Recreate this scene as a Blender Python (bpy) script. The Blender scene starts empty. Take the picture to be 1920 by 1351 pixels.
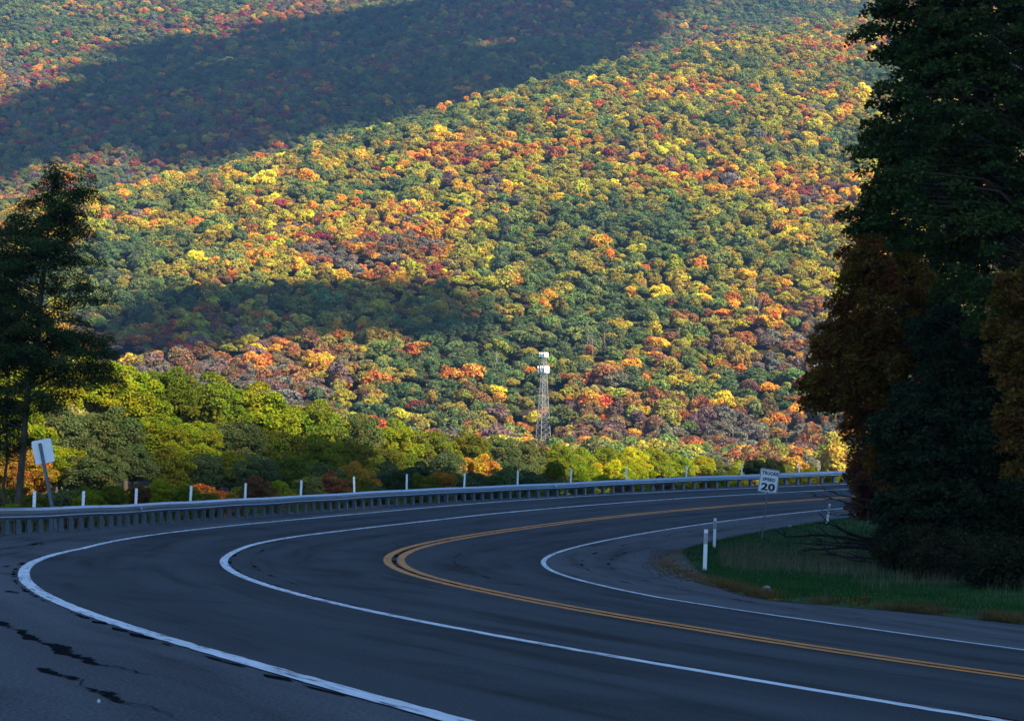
import bpy, math, random
import numpy as np
from mathutils import Matrix, Vector, noise
from math import sin, cos, pi, radians

# ------------------------------------------------------------------ camera, sky, sun, exposure
scene = bpy.context.scene
col = scene.collection
F, PITCH, ROLL, CAMH = 3963.4, -0.03315, 0.01202, 2.59066      # focal length in px of a 1920 px wide frame
camd = bpy.data.cameras.new('camera'); cam = bpy.data.objects.new('camera', camd); col.objects.link(cam)
R0 = Vector((1, 0, 0)); U0 = Vector((0, sin(PITCH), cos(PITCH))); F0 = Vector((0, cos(PITCH), -sin(PITCH)))
CR = cos(ROLL)*R0 + sin(ROLL)*U0; CU = -sin(ROLL)*R0 + cos(ROLL)*U0
M = Matrix((CR, CU, -F0)).transposed().to_4x4(); M.translation = Vector((0, 0, CAMH))
cam.matrix_world = M
camd.sensor_fit = 'HORIZONTAL'; camd.sensor_width = 36; camd.lens = 36*F/1920
camd.clip_start = 0.1; camd.clip_end = 12000
scene.camera = cam

SUN_EL, SUN_AZ = radians(36), radians(128)     # azimuth clockwise from the viewing direction (+Y): sun behind and to the right
SD = Vector((sin(SUN_AZ)*cos(SUN_EL), cos(SUN_AZ)*cos(SUN_EL), sin(SUN_EL)))
world = bpy.data.worlds.new('World'); scene.world = world; world.use_nodes = True
nt = world.node_tree; nt.nodes.clear()
sky = nt.nodes.new('ShaderNodeTexSky'); sky.sky_type = 'NISHITA'; sky.sun_disc = False
sky.sun_elevation = SUN_EL; sky.sun_rotation = SUN_AZ; sky.ozone_density = 4.5; sky.air_density = 0.85; sky.dust_density = 0.0
bg = nt.nodes.new('ShaderNodeBackground'); bg.inputs[1].default_value = 0.088
wo = nt.nodes.new('ShaderNodeOutputWorld'); nt.links.new(sky.outputs[0], bg.inputs[0]); nt.links.new(bg.outputs[0], wo.inputs[0])
sl = bpy.data.lights.new('sun', 'SUN'); sun = bpy.data.objects.new('sun', sl); col.objects.link(sun)
sl.energy = 5.0; sl.angle = radians(0.55); sl.color = (1.0, 0.86, 0.58)
sun.rotation_euler = SD.to_track_quat('Z', 'Y').to_euler(); sun.location = (60, -60, 60)
scene.view_settings.view_transform = 'Standard'; scene.view_settings.look = 'None'
scene.view_settings.exposure = 1.7; scene.view_settings.gamma = 1.0; scene.view_settings.use_curve_mapping = False
scene.cycles.use_denoising = True
scene.cycles.max_bounces = 6; scene.cycles.diffuse_bounces = 3; scene.cycles.transmission_bounces = 3
scene.cycles.transparent_max_bounces = 4; scene.cycles.volume_bounces = 0

random.seed(5); rng = np.random.default_rng(7)

def W(px, py, d):
    """world point seen at photograph pixel (px,py) at depth d"""
    u = (px-960)/F; v = (675.5-py)/F
    return Vector((0, 0, CAMH)) + F0*d + CR*(u*d) + CU*(v*d)
def P(p):
    q = Vector(p)-Vector((0, 0, CAMH)); d = q.dot(F0)
    return 960+q.dot(CR)/d*F, 675.5-q.dot(CU)/d*F, d
_R = np.array(CR); _U = np.array(CU); _F = np.array(F0)
def Pn(A):
    q = A-np.array([0, 0, CAMH]); d = q@_F
    return 960+q@_R/d*F, 675.5-q@_U/d*F, d

# ------------------------------------------------------------------ generic helpers
def tag(o, label=None, cat=None, group=None, kind=None):
    if label: o['label'] = label
    if cat: o['category'] = cat
    if group: o['group'] = group
    if kind: o['kind'] = kind
    return o
def link(name, me, parent=None, loc=None):
    o = bpy.data.objects.new(name, me); col.objects.link(o)
    if parent is not None: o.parent = parent
    if loc is not None: o.location = loc
    return o
def empty(name, loc, rz=0):
    o = bpy.data.objects.new(name, None); col.objects.link(o)
    o.location = loc; o.rotation_euler = (0, 0, rz); o.empty_display_size = .3
    return o
def fast_mesh(name, V, Fc, mats=(), mi=None, smooth=False, attrs=None):
    """V (n,3); Fc (m,k) of one polygon size"""
    V = np.asarray(V, np.float32); Fc = np.asarray(Fc, np.int32)
    me = bpy.data.meshes.new(name)
    me.vertices.add(len(V)); me.vertices.foreach_set('co', V.ravel())
    m, k = Fc.shape
    me.loops.add(m*k); me.loops.foreach_set('vertex_index', Fc.ravel())
    me.polygons.add(m); me.polygons.foreach_set('loop_start', np.arange(0, m*k, k, dtype=np.int32))
    me.polygons.foreach_set('loop_total', np.full(m, k, np.int32))
    if mi is not None: me.polygons.foreach_set('material_index', np.asarray(mi, np.int32))
    if smooth: me.polygons.foreach_set('use_smooth', np.ones(m, bool))
    for mt in mats: me.materials.append(mt)
    me.update(calc_edges=True)
    if attrs:
        for n, (dom, a) in attrs.items():
            at = me.attributes.new(n, 'FLOAT', dom); at.data.foreach_set('value', np.asarray(a, np.float32))
    return me
class MB:
    def __init__(s): s.v = []; s.f = []; s.m = []
    def add(s, v, f, m=0):
        b = len(s.v); s.v += [tuple(x) for x in v]; s.f += [tuple(b+i for i in q) for q in f]; s.m += [m]*len(f)
    def box(s, c, d, R=None, m=0, bev=0):
        hx, hy, hz = d[0]/2, d[1]/2, d[2]/2
        v = [Vector((x, y, z)) for x in (-hx, hx) for y in (-hy, hy) for z in (-hz, hz)]
        if R is not None: v = [R @ p for p in v]
        v = [p+Vector(c) for p in v]
        s.add(v, [(0, 1, 3, 2), (4, 6, 7, 5), (0, 4, 5, 1), (2, 3, 7, 6), (0, 2, 6, 4), (1, 5, 7, 3)], m)
    def tube(s, pts, rad, n=6, m=0, cap=True):
        pts = [Vector(p) for p in pts]; N = len(pts)
        if not hasattr(rad, '__len__'): rad = [rad]*N
        vs = []; up = Vector((0, 0, 1))
        for i, p in enumerate(pts):
            t = (pts[min(i+1, N-1)]-pts[max(i-1, 0)]).normalized()
            a = t.cross(up) if abs(t.z) < .95 else t.cross(Vector((1, 0, 0))); a.normalize(); b = t.cross(a)
            for k in range(n):
                an = 2*pi*k/n; vs.append(p+(a*cos(an)+b*sin(an))*rad[i])
        f = [(i*n+k, i*n+(k+1) % n, (i+1)*n+(k+1) % n, (i+1)*n+k) for i in range(N-1) for k in range(n)]
        if cap: f += [tuple(range(n))[::-1], tuple((N-1)*n+k for k in range(n))]
        s.add(vs, f, m)
    def mesh(s, name, mats, smooth=False):
        me = bpy.data.meshes.new(name); me.from_pydata(s.v, [], s.f)
        for mt in (mats if isinstance(mats, (list, tuple)) else [mats]): me.materials.append(mt)
        me.polygons.foreach_set('material_index', s.m)
        if smooth: me.polygons.foreach_set('use_smooth', [True]*len(s.f))
        me.update(); return me
    def build(s, name, mats, parent=None, loc=None, smooth=False):
        return link(name, s.mesh(name, mats, smooth), parent, loc)

# ------------------------------------------------------------------ materials
def newmat(name):
    m = bpy.data.materials.new(name); m.use_nodes = True
    n = m.node_tree; b = n.nodes['Principled BSDF']; return m, n, b
def simple(name, c, rough=.6, metal=0, var=.15, scale=8, bump=0, spec=.5):
    m, n, b = newmat(name)
    tc = n.nodes.new('ShaderNodeTexCoord'); tx = n.nodes.new('ShaderNodeTexNoise'); tx.inputs['Scale'].default_value = scale
    tx.inputs['Detail'].default_value = 6
    n.links.new(tc.outputs['Object'], tx.inputs['Vector'])
    mx = n.nodes.new('ShaderNodeMix'); mx.data_type = 'RGBA'
    mx.inputs[6].default_value = tuple(x*(1-var) for x in c)+(1,); mx.inputs[7].default_value = tuple(min(1, x*(1+var)) for x in c)+(1,)
    n.links.new(tx.outputs['Fac'], mx.inputs[0]); n.links.new(mx.outputs[2], b.inputs['Base Color'])
    b.inputs['Roughness'].default_value = rough; b.inputs['Metallic'].default_value = metal
    b.inputs['Specular IOR Level'].default_value = spec
    if bump:
        bp = n.nodes.new('ShaderNodeBump'); bp.inputs['Strength'].default_value = bump; bp.inputs['Distance'].default_value = .02
        n.links.new(tx.outputs['Fac'], bp.inputs['Height']); n.links.new(bp.outputs[0], b.inputs['Normal'])
    return m
def ramp(n, fac, stops):
    r = n.nodes.new('ShaderNodeValToRGB'); e = r.color_ramp.elements
    while len(e) < len(stops): e.new(.5)
    for q, (p, c) in zip(e, stops): q.position = p; q.color = c if len(c) == 4 else tuple(c)+(1,)
    n.links.new(fac, r.inputs[0]); return r
def noise_node(n, vec, scale, detail=5, rough=.55):
    t = n.nodes.new('ShaderNodeTexNoise'); t.inputs['Scale'].default_value = scale; t.inputs['Detail'].default_value = detail
    t.inputs['Roughness'].default_value = rough; n.links.new(vec, t.inputs['Vector']); return t
def mulc(n, a, bcol, mode='MULTIPLY', fac=1.0):
    m = n.nodes.new('ShaderNodeMix'); m.data_type = 'RGBA'; m.blend_type = mode
    if isinstance(fac, float): m.inputs[0].default_value = fac
    else: n.links.new(fac, m.inputs[0])
    for i, x in ((6, a), (7, bcol)):
        if hasattr(x, 'links'): n.links.new(x, m.inputs[i])
        else: m.inputs[i].default_value = tuple(x)+(1,)
    return m.outputs[2]

def asphalt(name, base, streak, grain=.25):
    """aged asphalt: uv = (metres along, metres across)"""
    m, n, b = newmat(name)
    uv = n.nodes.new('ShaderNodeUVMap'); uv.uv_map = 'road'
    mp = n.nodes.new('ShaderNodeMapping'); mp.inputs['Scale'].default_value = (.07, 1.0, 1); n.links.new(uv.outputs[0], mp.inputs[0])
    t1 = noise_node(n, mp.outputs[0], 1.3, 6, .6)
    mp2 = n.nodes.new('ShaderNodeMapping'); mp2.inputs['Scale'].default_value = (.25, .5, 1); n.links.new(uv.outputs[0], mp2.inputs[0])
    t2 = noise_node(n, mp2.outputs[0], 1.1, 6, .65)
    t3 = noise_node(n, uv.outputs[0], 55, 3, .7)
    r1 = ramp(n, t1.outputs['Fac'], [(.34, (.45,)*3), (.46, (.92,)*3), (.7, (1.2,)*3)])
    r2 = ramp(n, t2.outputs['Fac'], [(.33, (.6,)*3), (.46, (1,)*3), (.75, (1.12,)*3)])
    r3 = ramp(n, t3.outputs['Fac'], [(.25, (1-grain*1.2,)*3), (.55, (1,)*3), (.72, (1+grain*2.2,)*3)])
    c = mulc(n, r1.outputs[0], base, fac=1.0)
    c = mulc(n, c, r2.outputs[0]); c = mulc(n, c, r3.outputs[0])
    sx = n.nodes.new('ShaderNodeSeparateXYZ'); n.links.new(uv.outputs[0], sx.inputs[0])
    wv = n.nodes.new('ShaderNodeMath'); wv.operation = 'MULTIPLY_ADD'; wv.inputs[1].default_value = 3.07; wv.inputs[2].default_value = .6; n.links.new(sx.outputs[1], wv.inputs[0])
    sn = n.nodes.new('ShaderNodeMath'); sn.operation = 'SINE'; n.links.new(wv.outputs[0], sn.inputs[0])
    t4 = noise_node(n, mp.outputs[0], .8, 3); ml = n.nodes.new('ShaderNodeMath'); ml.operation = 'MULTIPLY'; n.links.new(sn.outputs[0], ml.inputs[0]); n.links.new(t4.outputs['Fac'], ml.inputs[1])
    rw = ramp(n, ml.outputs[0], [(0.0, (1.0,)*3), (.5, (.78,)*3)]); c = mulc(n, c, rw.outputs[0])
    n.links.new(c, b.inputs['Base Color']); b.inputs['Roughness'].default_value = .92; b.inputs['Specular IOR Level'].default_value = .12
    bp = n.nodes.new('ShaderNodeBump'); bp.inputs['Strength'].default_value = .5; bp.inputs['Distance'].default_value = .012
    n.links.new(t3.outputs['Fac'], bp.inputs['Height']); n.links.new(bp.outputs[0], b.inputs['Normal'])
    return m
def paint(name, c, worn=.45):
    m, n, b = newmat(name)
    uv = n.nodes.new('ShaderNodeUVMap'); uv.uv_map = 'road'
    mp = n.nodes.new('ShaderNodeMapping'); mp.inputs['Scale'].default_value = (.35, 3, 1); n.links.new(uv.outputs[0], mp.inputs[0])
    t = noise_node(n, mp.outputs[0], 4.5, 8, .72)
    t2 = noise_node(n, uv.outputs[0], .25, 3)
    ad = n.nodes.new('ShaderNodeMath'); ad.operation = 'MULTIPLY_ADD'; ad.inputs[1].default_value = .35; n.links.new(t2.outputs['Fac'], ad.inputs[0]); n.links.new(t.outputs['Fac'], ad.inputs[2])
    r = ramp(n, ad.outputs[0], [(worn, (.05, .05, .05)), (worn+.07, tuple(x*.75 for x in c)), (worn+.25, c)])
    n.links.new(r.outputs[0], b.inputs['Base Color']); b.inputs['Roughness'].default_value = .7
    return m
MAT = {}
MAT['lane'] = asphalt('lane_asphalt', (.043, .049, .054), 0, .4)
MAT['shoulder'] = asphalt('shoulder_asphalt', (.078, .082, .088), 0, .6)
MAT['white_line'] = paint('white_road_paint', (.70, .72, .74), .56)
MAT['yellow_line'] = paint('yellow_road_paint', (.66, .215, .003), .56)
MAT['tar'] = simple('tar_sealer', (.011, .012, .014), 1.0, 0, .3, 30, 0, .0)
MAT['gravel'] = simple('gravel', (.11, .095, .08), .95, 0, .6, 25, .8, .2)
MAT['dirt'] = simple('dark_dirt', (.045, .036, .027), .98, 0, .7, 9, .8, .1)
MAT['steel'] = simple('galvanised_steel', (.35, .41, .47), .30, .92, .12, 6)
MAT['post_steel'] = simple('weathered_steel_post', (.12, .155, .185), .55, .4, .4, 9)
MAT['plastic'] = simple('white_plastic', (.80, .80, .80), .5, 0, .04, 12)
MAT['reflector'] = simple('grey_reflective_sheet', (.30, .31, .32), .4, 0, .5, 60)
MAT['sign_white'] = simple('white_sign_sheet', (.84, .86, .88), .5, 0, .05, 3)
MAT['black'] = simple('black_print', (.012, .014, .02), .6, 0, .1, 5)
MAT['faded'] = simple('faded_print', (.56, .55, .60), .6, 0, .1, 40)
MAT['alu'] = simple('aluminium_sign_back', (.80, .82, .84), .5, .0, .05, 4)
MAT['stone'] = simple('field_stone', (.16, .15, .145), .9, 0, .5, 14, .8, .2)
MAT['pale_stone'] = simple('light_stone', (.30, .28, .27), .9, 0, .3, 14, .8, .2)
MAT['white_stone'] = simple('pale_stone', (.5, .5, .5), .9, 0, .3, 14, .8, .2)
MAT['tower'] = simple('tower_steel', (.26, .27, .30), .5, .2, .1, 1)
MAT['antenna'] = simple('antenna_white', (.85, .86, .87), .5, 0, .03, 1)
def barkmat(name, a, b_):
    m, n, b = newmat(name)
    tc = n.nodes.new('ShaderNodeTexCoord'); mp = n.nodes.new('ShaderNodeMapping'); mp.inputs['Scale'].default_value = (9, 9, 1.6)
    n.links.new(tc.outputs['Object'], mp.inputs[0]); t = noise_node(n, mp.outputs[0], 1.5, 7, .7)
    r = ramp(n, t.outputs['Fac'], [(.3, a), (.7, b_)]); n.links.new(r.outputs[0], b.inputs['Base Color'])
    b.inputs['Roughness'].default_value = .95; b.inputs['Specular IOR Level'].default_value = .15
    bp = n.nodes.new('ShaderNodeBump'); bp.inputs['Strength'].default_value = .8; bp.inputs['Distance'].default_value = .03
    n.links.new(t.outputs['Fac'], bp.inputs['Height']); n.links.new(bp.outputs[0], b.inputs['Normal'])
    return m
MAT['bark'] = barkmat('brown_bark', (.035, .026, .020), (.13, .095, .07))
MAT['palebark'] = barkmat('pale_bark', (.12, .105, .09), (.32, .29, .26))
MAT['deadwood'] = barkmat('dead_wood', (.012, .010, .009), (.045, .038, .032))
def leafmat(name, trans=.3, val=1.0, obj_scale=.35):
    """leaf colour: the tree's own tint, varied per clump and per leaf (attribute 'v')"""
    m = bpy.data.materials.new(name); m.use_nodes = True; n = m.node_tree; n.nodes.clear()
    at = n.nodes.new('ShaderNodeAttribute'); at.attribute_type = 'INSTANCER'; at.attribute_name = 'tint'
    av = n.nodes.new('ShaderNodeAttribute'); av.attribute_name = 'v'
    oi = n.nodes.new('ShaderNodeObjectInfo')
    tc = n.nodes.new('ShaderNodeTexCoord')
    ad = n.nodes.new('ShaderNodeVectorMath'); ad.operation = 'ADD'; n.links.new(tc.outputs['Object'], ad.inputs[0])
    sc = n.nodes.new('ShaderNodeVectorMath'); sc.operation = 'SCALE'; sc.inputs[3].default_value = 37
    n.links.new(oi.outputs['Random'], sc.inputs[0]); n.links.new(sc.outputs[0], ad.inputs[1])
    t = noise_node(n, ad.outputs[0], obj_scale, 3)
    # hue shift by clump noise, value by leaf
    hs = n.nodes.new('ShaderNodeHueSaturation')
    mh = n.nodes.new('ShaderNodeMapRange'); mh.inputs['From Min'].default_value = .3; mh.inputs['From Max'].default_value = .7
    mh.inputs['To Min'].default_value = .445; mh.inputs['To Max'].default_value = .545
    n.links.new(t.outputs['Fac'], mh.inputs[0]); n.links.new(mh.outputs[0], hs.inputs['Hue'])
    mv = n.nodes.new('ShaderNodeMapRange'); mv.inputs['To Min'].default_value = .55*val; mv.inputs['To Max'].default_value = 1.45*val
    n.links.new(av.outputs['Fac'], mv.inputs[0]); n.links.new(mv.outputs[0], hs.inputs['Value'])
    n.links.new(at.outputs['Color'], hs.inputs['Color'])
    df = n.nodes.new('ShaderNodeBsdfDiffuse'); tr = n.nodes.new('ShaderNodeBsdfTranslucent'); mx = n.nodes.new('ShaderNodeMixShader')
    mx.inputs[0].default_value = trans
    n.links.new(hs.outputs[0], df.inputs[0]); n.links.new(hs.outputs[0], tr.inputs[0])
    n.links.new(df.outputs[0], mx.inputs[1]); n.links.new(tr.outputs[0], mx.inputs[2])
    o = n.nodes.new('ShaderNodeOutputMaterial'); n.links.new(mx.outputs[0], o.inputs[0]); return m
MAT['leaf'] = leafmat('leaves', .3, 1.1, .8)
MAT['farleaf'] = leafmat('canopy_leaves', .3, 1.75, 1.7)
MAT['midleaf'] = leafmat('bank_leaves', .3, 1.08, 2.2)

# ground: leaf litter, earth and forest floor
m, n, b = newmat('forest_floor'); tc = n.nodes.new('ShaderNodeTexCoord')
t = noise_node(n, tc.outputs['Object'], .6, 8, .7); t2 = noise_node(n, tc.outputs['Object'], .03, 4)
r = ramp(n, t.outputs['Fac'], [(.3, (.014, .014, .009)), (.55, (.038, .030, .015)), (.75, (.07, .05, .022))])
r2 = ramp(n, t2.outputs['Fac'], [(.35, (.7, .8, .7)), (.65, (1.1, 1, 1))])
n.links.new(mulc(n, r.outputs[0], r2.outputs[0]), b.inputs['Base Color']); b.inputs['Roughness'].default_value = 1; b.inputs['Specular IOR Level'].default_value = .1
MAT['floor'] = m
m, n, b = newmat('verge_turf'); tc = n.nodes.new('ShaderNodeTexCoord')
t = noise_node(n, tc.outputs['Object'], 3, 8, .7); t2 = noise_node(n, tc.outputs['Object'], .35, 4)
r = ramp(n, t.outputs['Fac'], [(.3, (.018, .030, .010)), (.5, (.035, .065, .018)), (.72, (.07, .09, .03))])
r2 = ramp(n, t2.outputs['Fac'], [(.35, (.75, .9, .8)), (.65, (1.1, 1.05, 1))])
n.links.new(mulc(n, r.outputs[0], r2.outputs[0]), b.inputs['Base Color']); b.inputs['Roughness'].default_value = 1; b.inputs['Specular IOR Level'].default_value = .1
MAT['turf'] = m

# ------------------------------------------------------------------ the road: one curve in plan, banked and graded
L0, L1, NS = -15., 150., 660
KN = [0.00114, 0.00918, 0.00572, 0.00579, 0.01334, 0.01114, 0.00791, 0.01078, 0.01742, 0.02696, 0.02452, 0.01463, 0.01235, 0.01272, 0.01288]
BK = [0.08558, 0.04862, 0.05534, 0.03499, 0.03388]; GK = [-3.62031, -0.06195, 2.8189]
SS = np.linspace(L0, L1, NS); _k = np.interp(SS, np.linspace(L0, L1, 15), KN); _ds = SS[1]-SS[0]
TH = 1.92697-np.concatenate([[0], np.cumsum((_k[1:]+_k[:-1])/2*_ds)])
CX = 10.82814+np.concatenate([[0], np.cumsum((np.cos(TH[1:])+np.cos(TH[:-1]))/2*_ds)])
CY = 11.77763+np.concatenate([[0], np.cumsum((np.sin(TH[1:])+np.sin(TH[:-1]))/2*_ds)])
def zc(s):
    s = np.asarray(s, float); t = np.clip(s, L0, L1)/100
    z = GK[0]*t+GK[1]*t**2+GK[2]*t**3
    return z+np.where(s < L0, (s-L0)*-.034, 0)
def zr(s, o): return zc(s)+np.interp(s, np.linspace(L0, L1, 5), BK)*o
def road(s, o, dz=0):
    """arrays of stations s and offsets o (positive towards the outside of the bend) -> points"""
    s = np.asarray(s, float); o = np.asarray(o, float)
    x = np.interp(s, SS, CX); y = np.interp(s, SS, CY); t = np.interp(s, SS, TH)
    lo = np.minimum(s-L0, 0); hi = np.maximum(s-L1, 0)
    x = x+np.cos(TH[0])*lo+np.cos(TH[-1])*hi; y = y+np.sin(TH[0])*lo+np.sin(TH[-1])*hi
    return np.stack([x-np.sin(t)*o, y+np.cos(t)*o, zr(s, o)+dz], -1)
def heading(s): return float(np.interp(s, SS, TH))
def strip(name, s, o0, o1, nO, mat, dz=0, parent=None, thick=0, kind=None, zfun=None):
    """sheet between offsets o0(s) and o1(s) with uv 'road' in metres"""
    s = np.asarray(s, float); o0 = np.broadcast_to(o0, s.shape); o1 = np.broadcast_to(o1, s.shape)
    u = np.linspace(0, 1, nO)[None]; O = o0[:, None]*(1-u)+o1[:, None]*u; S = np.broadcast_to(s[:, None], O.shape)
    V = road(S.ravel(), O.ravel(), dz)
    if zfun is not None: V[:, 2] += zfun(S.ravel(), O.ravel(), V)
    ns = len(s); idx = np.arange(ns*nO).reshape(ns, nO)
    Fc = np.stack([idx[:-1, :-1], idx[:-1, 1:], idx[1:, 1:], idx[1:, :-1]], -1).reshape(-1, 4)[:, ::-1]
    me = fast_mesh(name, V, Fc, [mat], smooth=True)
    uvl = me.uv_layers.new(name='road'); uv = np.stack([S.ravel(), O.ravel()], -1)[Fc.ravel()]
    uvl.data.foreach_set('uv', uv.astype(np.float32).ravel())
    ob = link(name, me, parent)
    if kind: ob['kind'] = kind
    return ob
# offsets read along the bend
GO_S = [-60, -20, 0, 15, 30.7, 34, 39.2, 50.3, 62, 73, 82.5, 91.5, 101, 130, 200]
GO_O = [24, 24, 20, 16.2, 14.4, 13.95, 13.45, 13.22, 12.97, 12.73, 12.3, 12.4, 12.05, 12.0, 12.0]
def go(s): return np.interp(s, GO_S, GO_O)
EI_S = [-60, 5, 11, 13.5, 14.8, 16.1, 19, 22, 29, 36, 43, 75, 82, 200]
EI_O = [-5.9, -5.9, -5.7, -5.0, -3.9, -2.7, -2.75, -3.2, -3.5, -3.55, -3.45, -3.5, -3.4, -3.4]
def ei(s): return np.interp(s, EI_S, EI_O)
sL = np.concatenate([np.arange(-60, -16, 2.), np.arange(-16, 30, .4), np.arange(30, 110, .6), np.arange(110, 170, 2.)])
OW = np.interp(sL, [-60, 60, 68, 76, 84, 91, 100, 170], [11.78, 11.62, 11.62, 11.9, 11.9, 11.75, 11.2, 11.2])
def wob(s, a, f, sd): return np.array([a*noise.noise(Vector((x*f, sd, 0))) for x in s])

roadway = strip('road', sL, -.02, OW+.02, 40, MAT['lane'], 0, None, kind='structure')
tag(roadway, 'dark asphalt three lane road sweeping through the bend')
strip('shoulder', sL, OW+.0, go(sL)+.55, 14, MAT['shoulder'], -.002, None, kind='structure')
strip('shoulder', sL, ei(sL)+wob(sL, .25, .9, 3), 0, 12, MAT['shoulder'], -.002, None, kind='structure')
def gravz(S, O, V):
    e = (O-go(S)-.4)/1.6
    return -.03-.25*np.clip(e, 0, 1)**1.5+.02*np.array([noise.noise(Vector(p)*2.) for p in V])
strip('gravel_edge', sL, go(sL)+.4, go(sL)+2.2, 9, MAT['gravel'], 0, None, kind='structure', zfun=gravz)
# painted lines: children of the road
def line(name, o, w, mat, s=None, seed=1, dz=.004):
    s = np.arange(-16, 112, .15) if s is None else s
    oc = o(s) if callable(o) else np.full(len(s), float(o))
    a = wob(s, .018, 3.1, seed)+wob(s, .012, 9, seed+9); b_ = wob(s, .018, 3.3, seed+50)+wob(s, .012, 8, seed+70)
    return strip(name, s, oc-w/2+a, oc+w/2+b_, 2, mat, dz, roadway)
def tarline(o, w, seed, s=None, thr=-.02):
    s = np.arange(-16, 105, .12) if s is None else s
    oc = o(s) if callable(o) else np.full(len(s), float(o))
    ww = np.clip(wob(s, 1.6, .5, seed)+wob(s, 1.2, 2.3, seed+3)-thr*10*0, 0, 1)*w
    cc = wob(s, .03, 1.7, seed+5)
    return strip('tar_seam', s, oc-ww/2+cc, oc+ww/2+cc, 2, MAT['tar'], .0025, roadway)
lane_o = lambda s: np.interp(s, [-16, -5, 30, 36, 42, 48, 60, 74, 87, 98, 120], [8.17, 8.12, 8.17, 8.25, 8.25, 8.16, 8.14, 8.25, 8.3, 8.1, 8.1])
yel_o = lambda s: np.interp(s, [-16, -6, 0, 10, 20, 36, 56, 66, 75, 93, 120], [4.25, 4.2, 4.0, 3.95, 4.08, 4.08, 4.2, 4.18, 4.2, 4.05, 4.05])
in_o = lambda s: np.interp(s, [-16, 0, 5, 10, 14, 25, 32, 46, 88, 120], [-.15, -.2, -.1, .1, .25, .1, 0, -.08, -.1, -.1])
out_o = lambda s: np.interp(s, sL, OW)-.08*np.clip((np.asarray(s)+9)/14, 0, 1)+.02*np.clip((-11-np.asarray(s))/3, 0, 1)
line('white_edge_line', out_o, .150, MAT['white_line'], seed=2)
line('white_lane_line', lane_o, .17, MAT['white_line'], seed=12)
line('white_edge_line', in_o, .14, MAT['white_line'], seed=22)
line('yellow_centre_line', lambda s: yel_o(s)-.175, .205, MAT['yellow_line'], seed=32)
line('yellow_centre_line', lambda s: yel_o(s)+.175, .205, MAT['yellow_line'], seed=42)
tarline(lambda s: out_o(s)+.13, .13, 4); tarline(lambda s: lane_o(s)-.13, .14, 14); tarline(yel_o, .20, 33); tarline(lambda s: yel_o(s)+.02, .2, 39)
tarline(lambda s: in_o(s)-1.1, .12, 24, s=np.arange(20, 75, .12)); tarline(lambda s: in_o(s)-1.9, .16, 29, s=np.arange(8, 50, .12))
tarline(lambda s: yel_o(s)-1.6, .10, 61, s=np.arange(12, 40, .12)); tarline(lambda s: lane_o(s)-.6, .12, 63, s=np.arange(8, 34, .12))
# solve pixel -> (s, o)
def inv(px, py):
    s = np.arange(-16, 110, .5)[:, None]; o = np.arange(-14, 18, .25)[None]
    S, O = np.broadcast_arrays(s, o); A = road(S.ravel(), O.ravel()); x, y, d = Pn(A); x = np.where(d < 2, 1e9, x)
    e = (x-px)**2+((y-py)*2)**2; i = int(e.argmin()); s, o = S.ravel()[i], O.ravel()[i]
    for _ in range(12):
        q = np.array(Pn(road(s, o))); r = q[:2]-[px, py]
        J = np.stack([(np.array(Pn(road(s+.01, o)))-q)[:2]/.01, (np.array(Pn(road(s, o+.01)))-q)[:2]/.01], 1)
        st = np.linalg.solve(J, -r); st *= min(1, 2/np.abs(st).max()); s += st[0]; o += st[1]
    return s, o
# black crack sealer on the left pull-off, ragged strokes
def patch(pts, ws, seed):
    P3 = [Vector(road(*inv(*p), .004)) for p in pts]; rr = random.Random(seed)
    L_, R_ = [], []
    for i in range(len(P3)-1):
        n_ = 9
        for k in range(n_+(i == len(P3)-2)):
            t_ = k/n_; p = P3[i].lerp(P3[i+1], t_); w = ws[i]*(1-t_)+ws[i+1]*t_
            q = (P3[i+1]-P3[i]).normalized().cross(Vector((0, 0, 1))).normalized()
            j = .05*noise.noise(p*5)
            L_.append(p+q*(w*.5*rr.uniform(.3, 1.3)+j)); R_.append(p-q*(w*.5*rr.uniform(.3, 1.3)-j))
    v = L_+R_; k = len(L_); mb = MB(); mb.add(v, [(i, i+1, k+i+1, k+i) for i in range(k-1)])
    mb.build('tar_patch', MAT['tar'], roadway)
patch([(-6, 1165), (10, 1172), (22, 1176)], [.10, .06, .01], 1)
patch([(24, 1180), (38, 1183), (46, 1192), (62, 1198), (82, 1201)], [.02, .07, .05, .10, .02], 2)
patch([(84, 1205), (105, 1208), (114, 1217), (122, 1224), (145, 1230), (160, 1237), (190, 1245), (222, 1251)], [.01, .09, .10, .08, .06, .07, .05, .01], 3)
patch([(76, 1252), (90, 1254), (98, 1260), (118, 1267), (135, 1273), (150, 1274)], [.02, .06, .06, .03, .07, .02], 4)
patch([(156, 1290), (175, 1293), (196, 1302), (215, 1312), (250, 1320)], [.01, .035, .05, .045, .01], 5)
patch([(6, 1062), (20, 1060)], [.1, .05], 6); patch([(10, 1107), (22, 1109), (34, 1112)], [.05, .12, .03], 7); patch([(55, 1022), (72, 1018), (85, 1020)], [.1, .22, .05], 8)
patch([(0, 1028), (20, 1026), (40, 1024)], [.05, .1, .03], 9)

def crack(pts, seed, w=.012): patch(pts, [w]*(len(pts)-1)+[.002], seed)
crack([(-6, 1163), (24, 1180), (84, 1204), (120, 1206)], 21); crack([(60, 1201), (84, 1205), (130, 1208)], 22); crack([(0, 1143), (60, 1141), (130, 1144)], 23, .007)
crack([(50, 1176), (110, 1173), (190, 1170)], 24, .007); crack([(222, 1251), (262, 1262), (300, 1268)], 25); crack([(150, 1274), (158, 1290)], 26, .008); crack([(250, 1320), (300, 1330), (330, 1345)], 27, .008)

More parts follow.
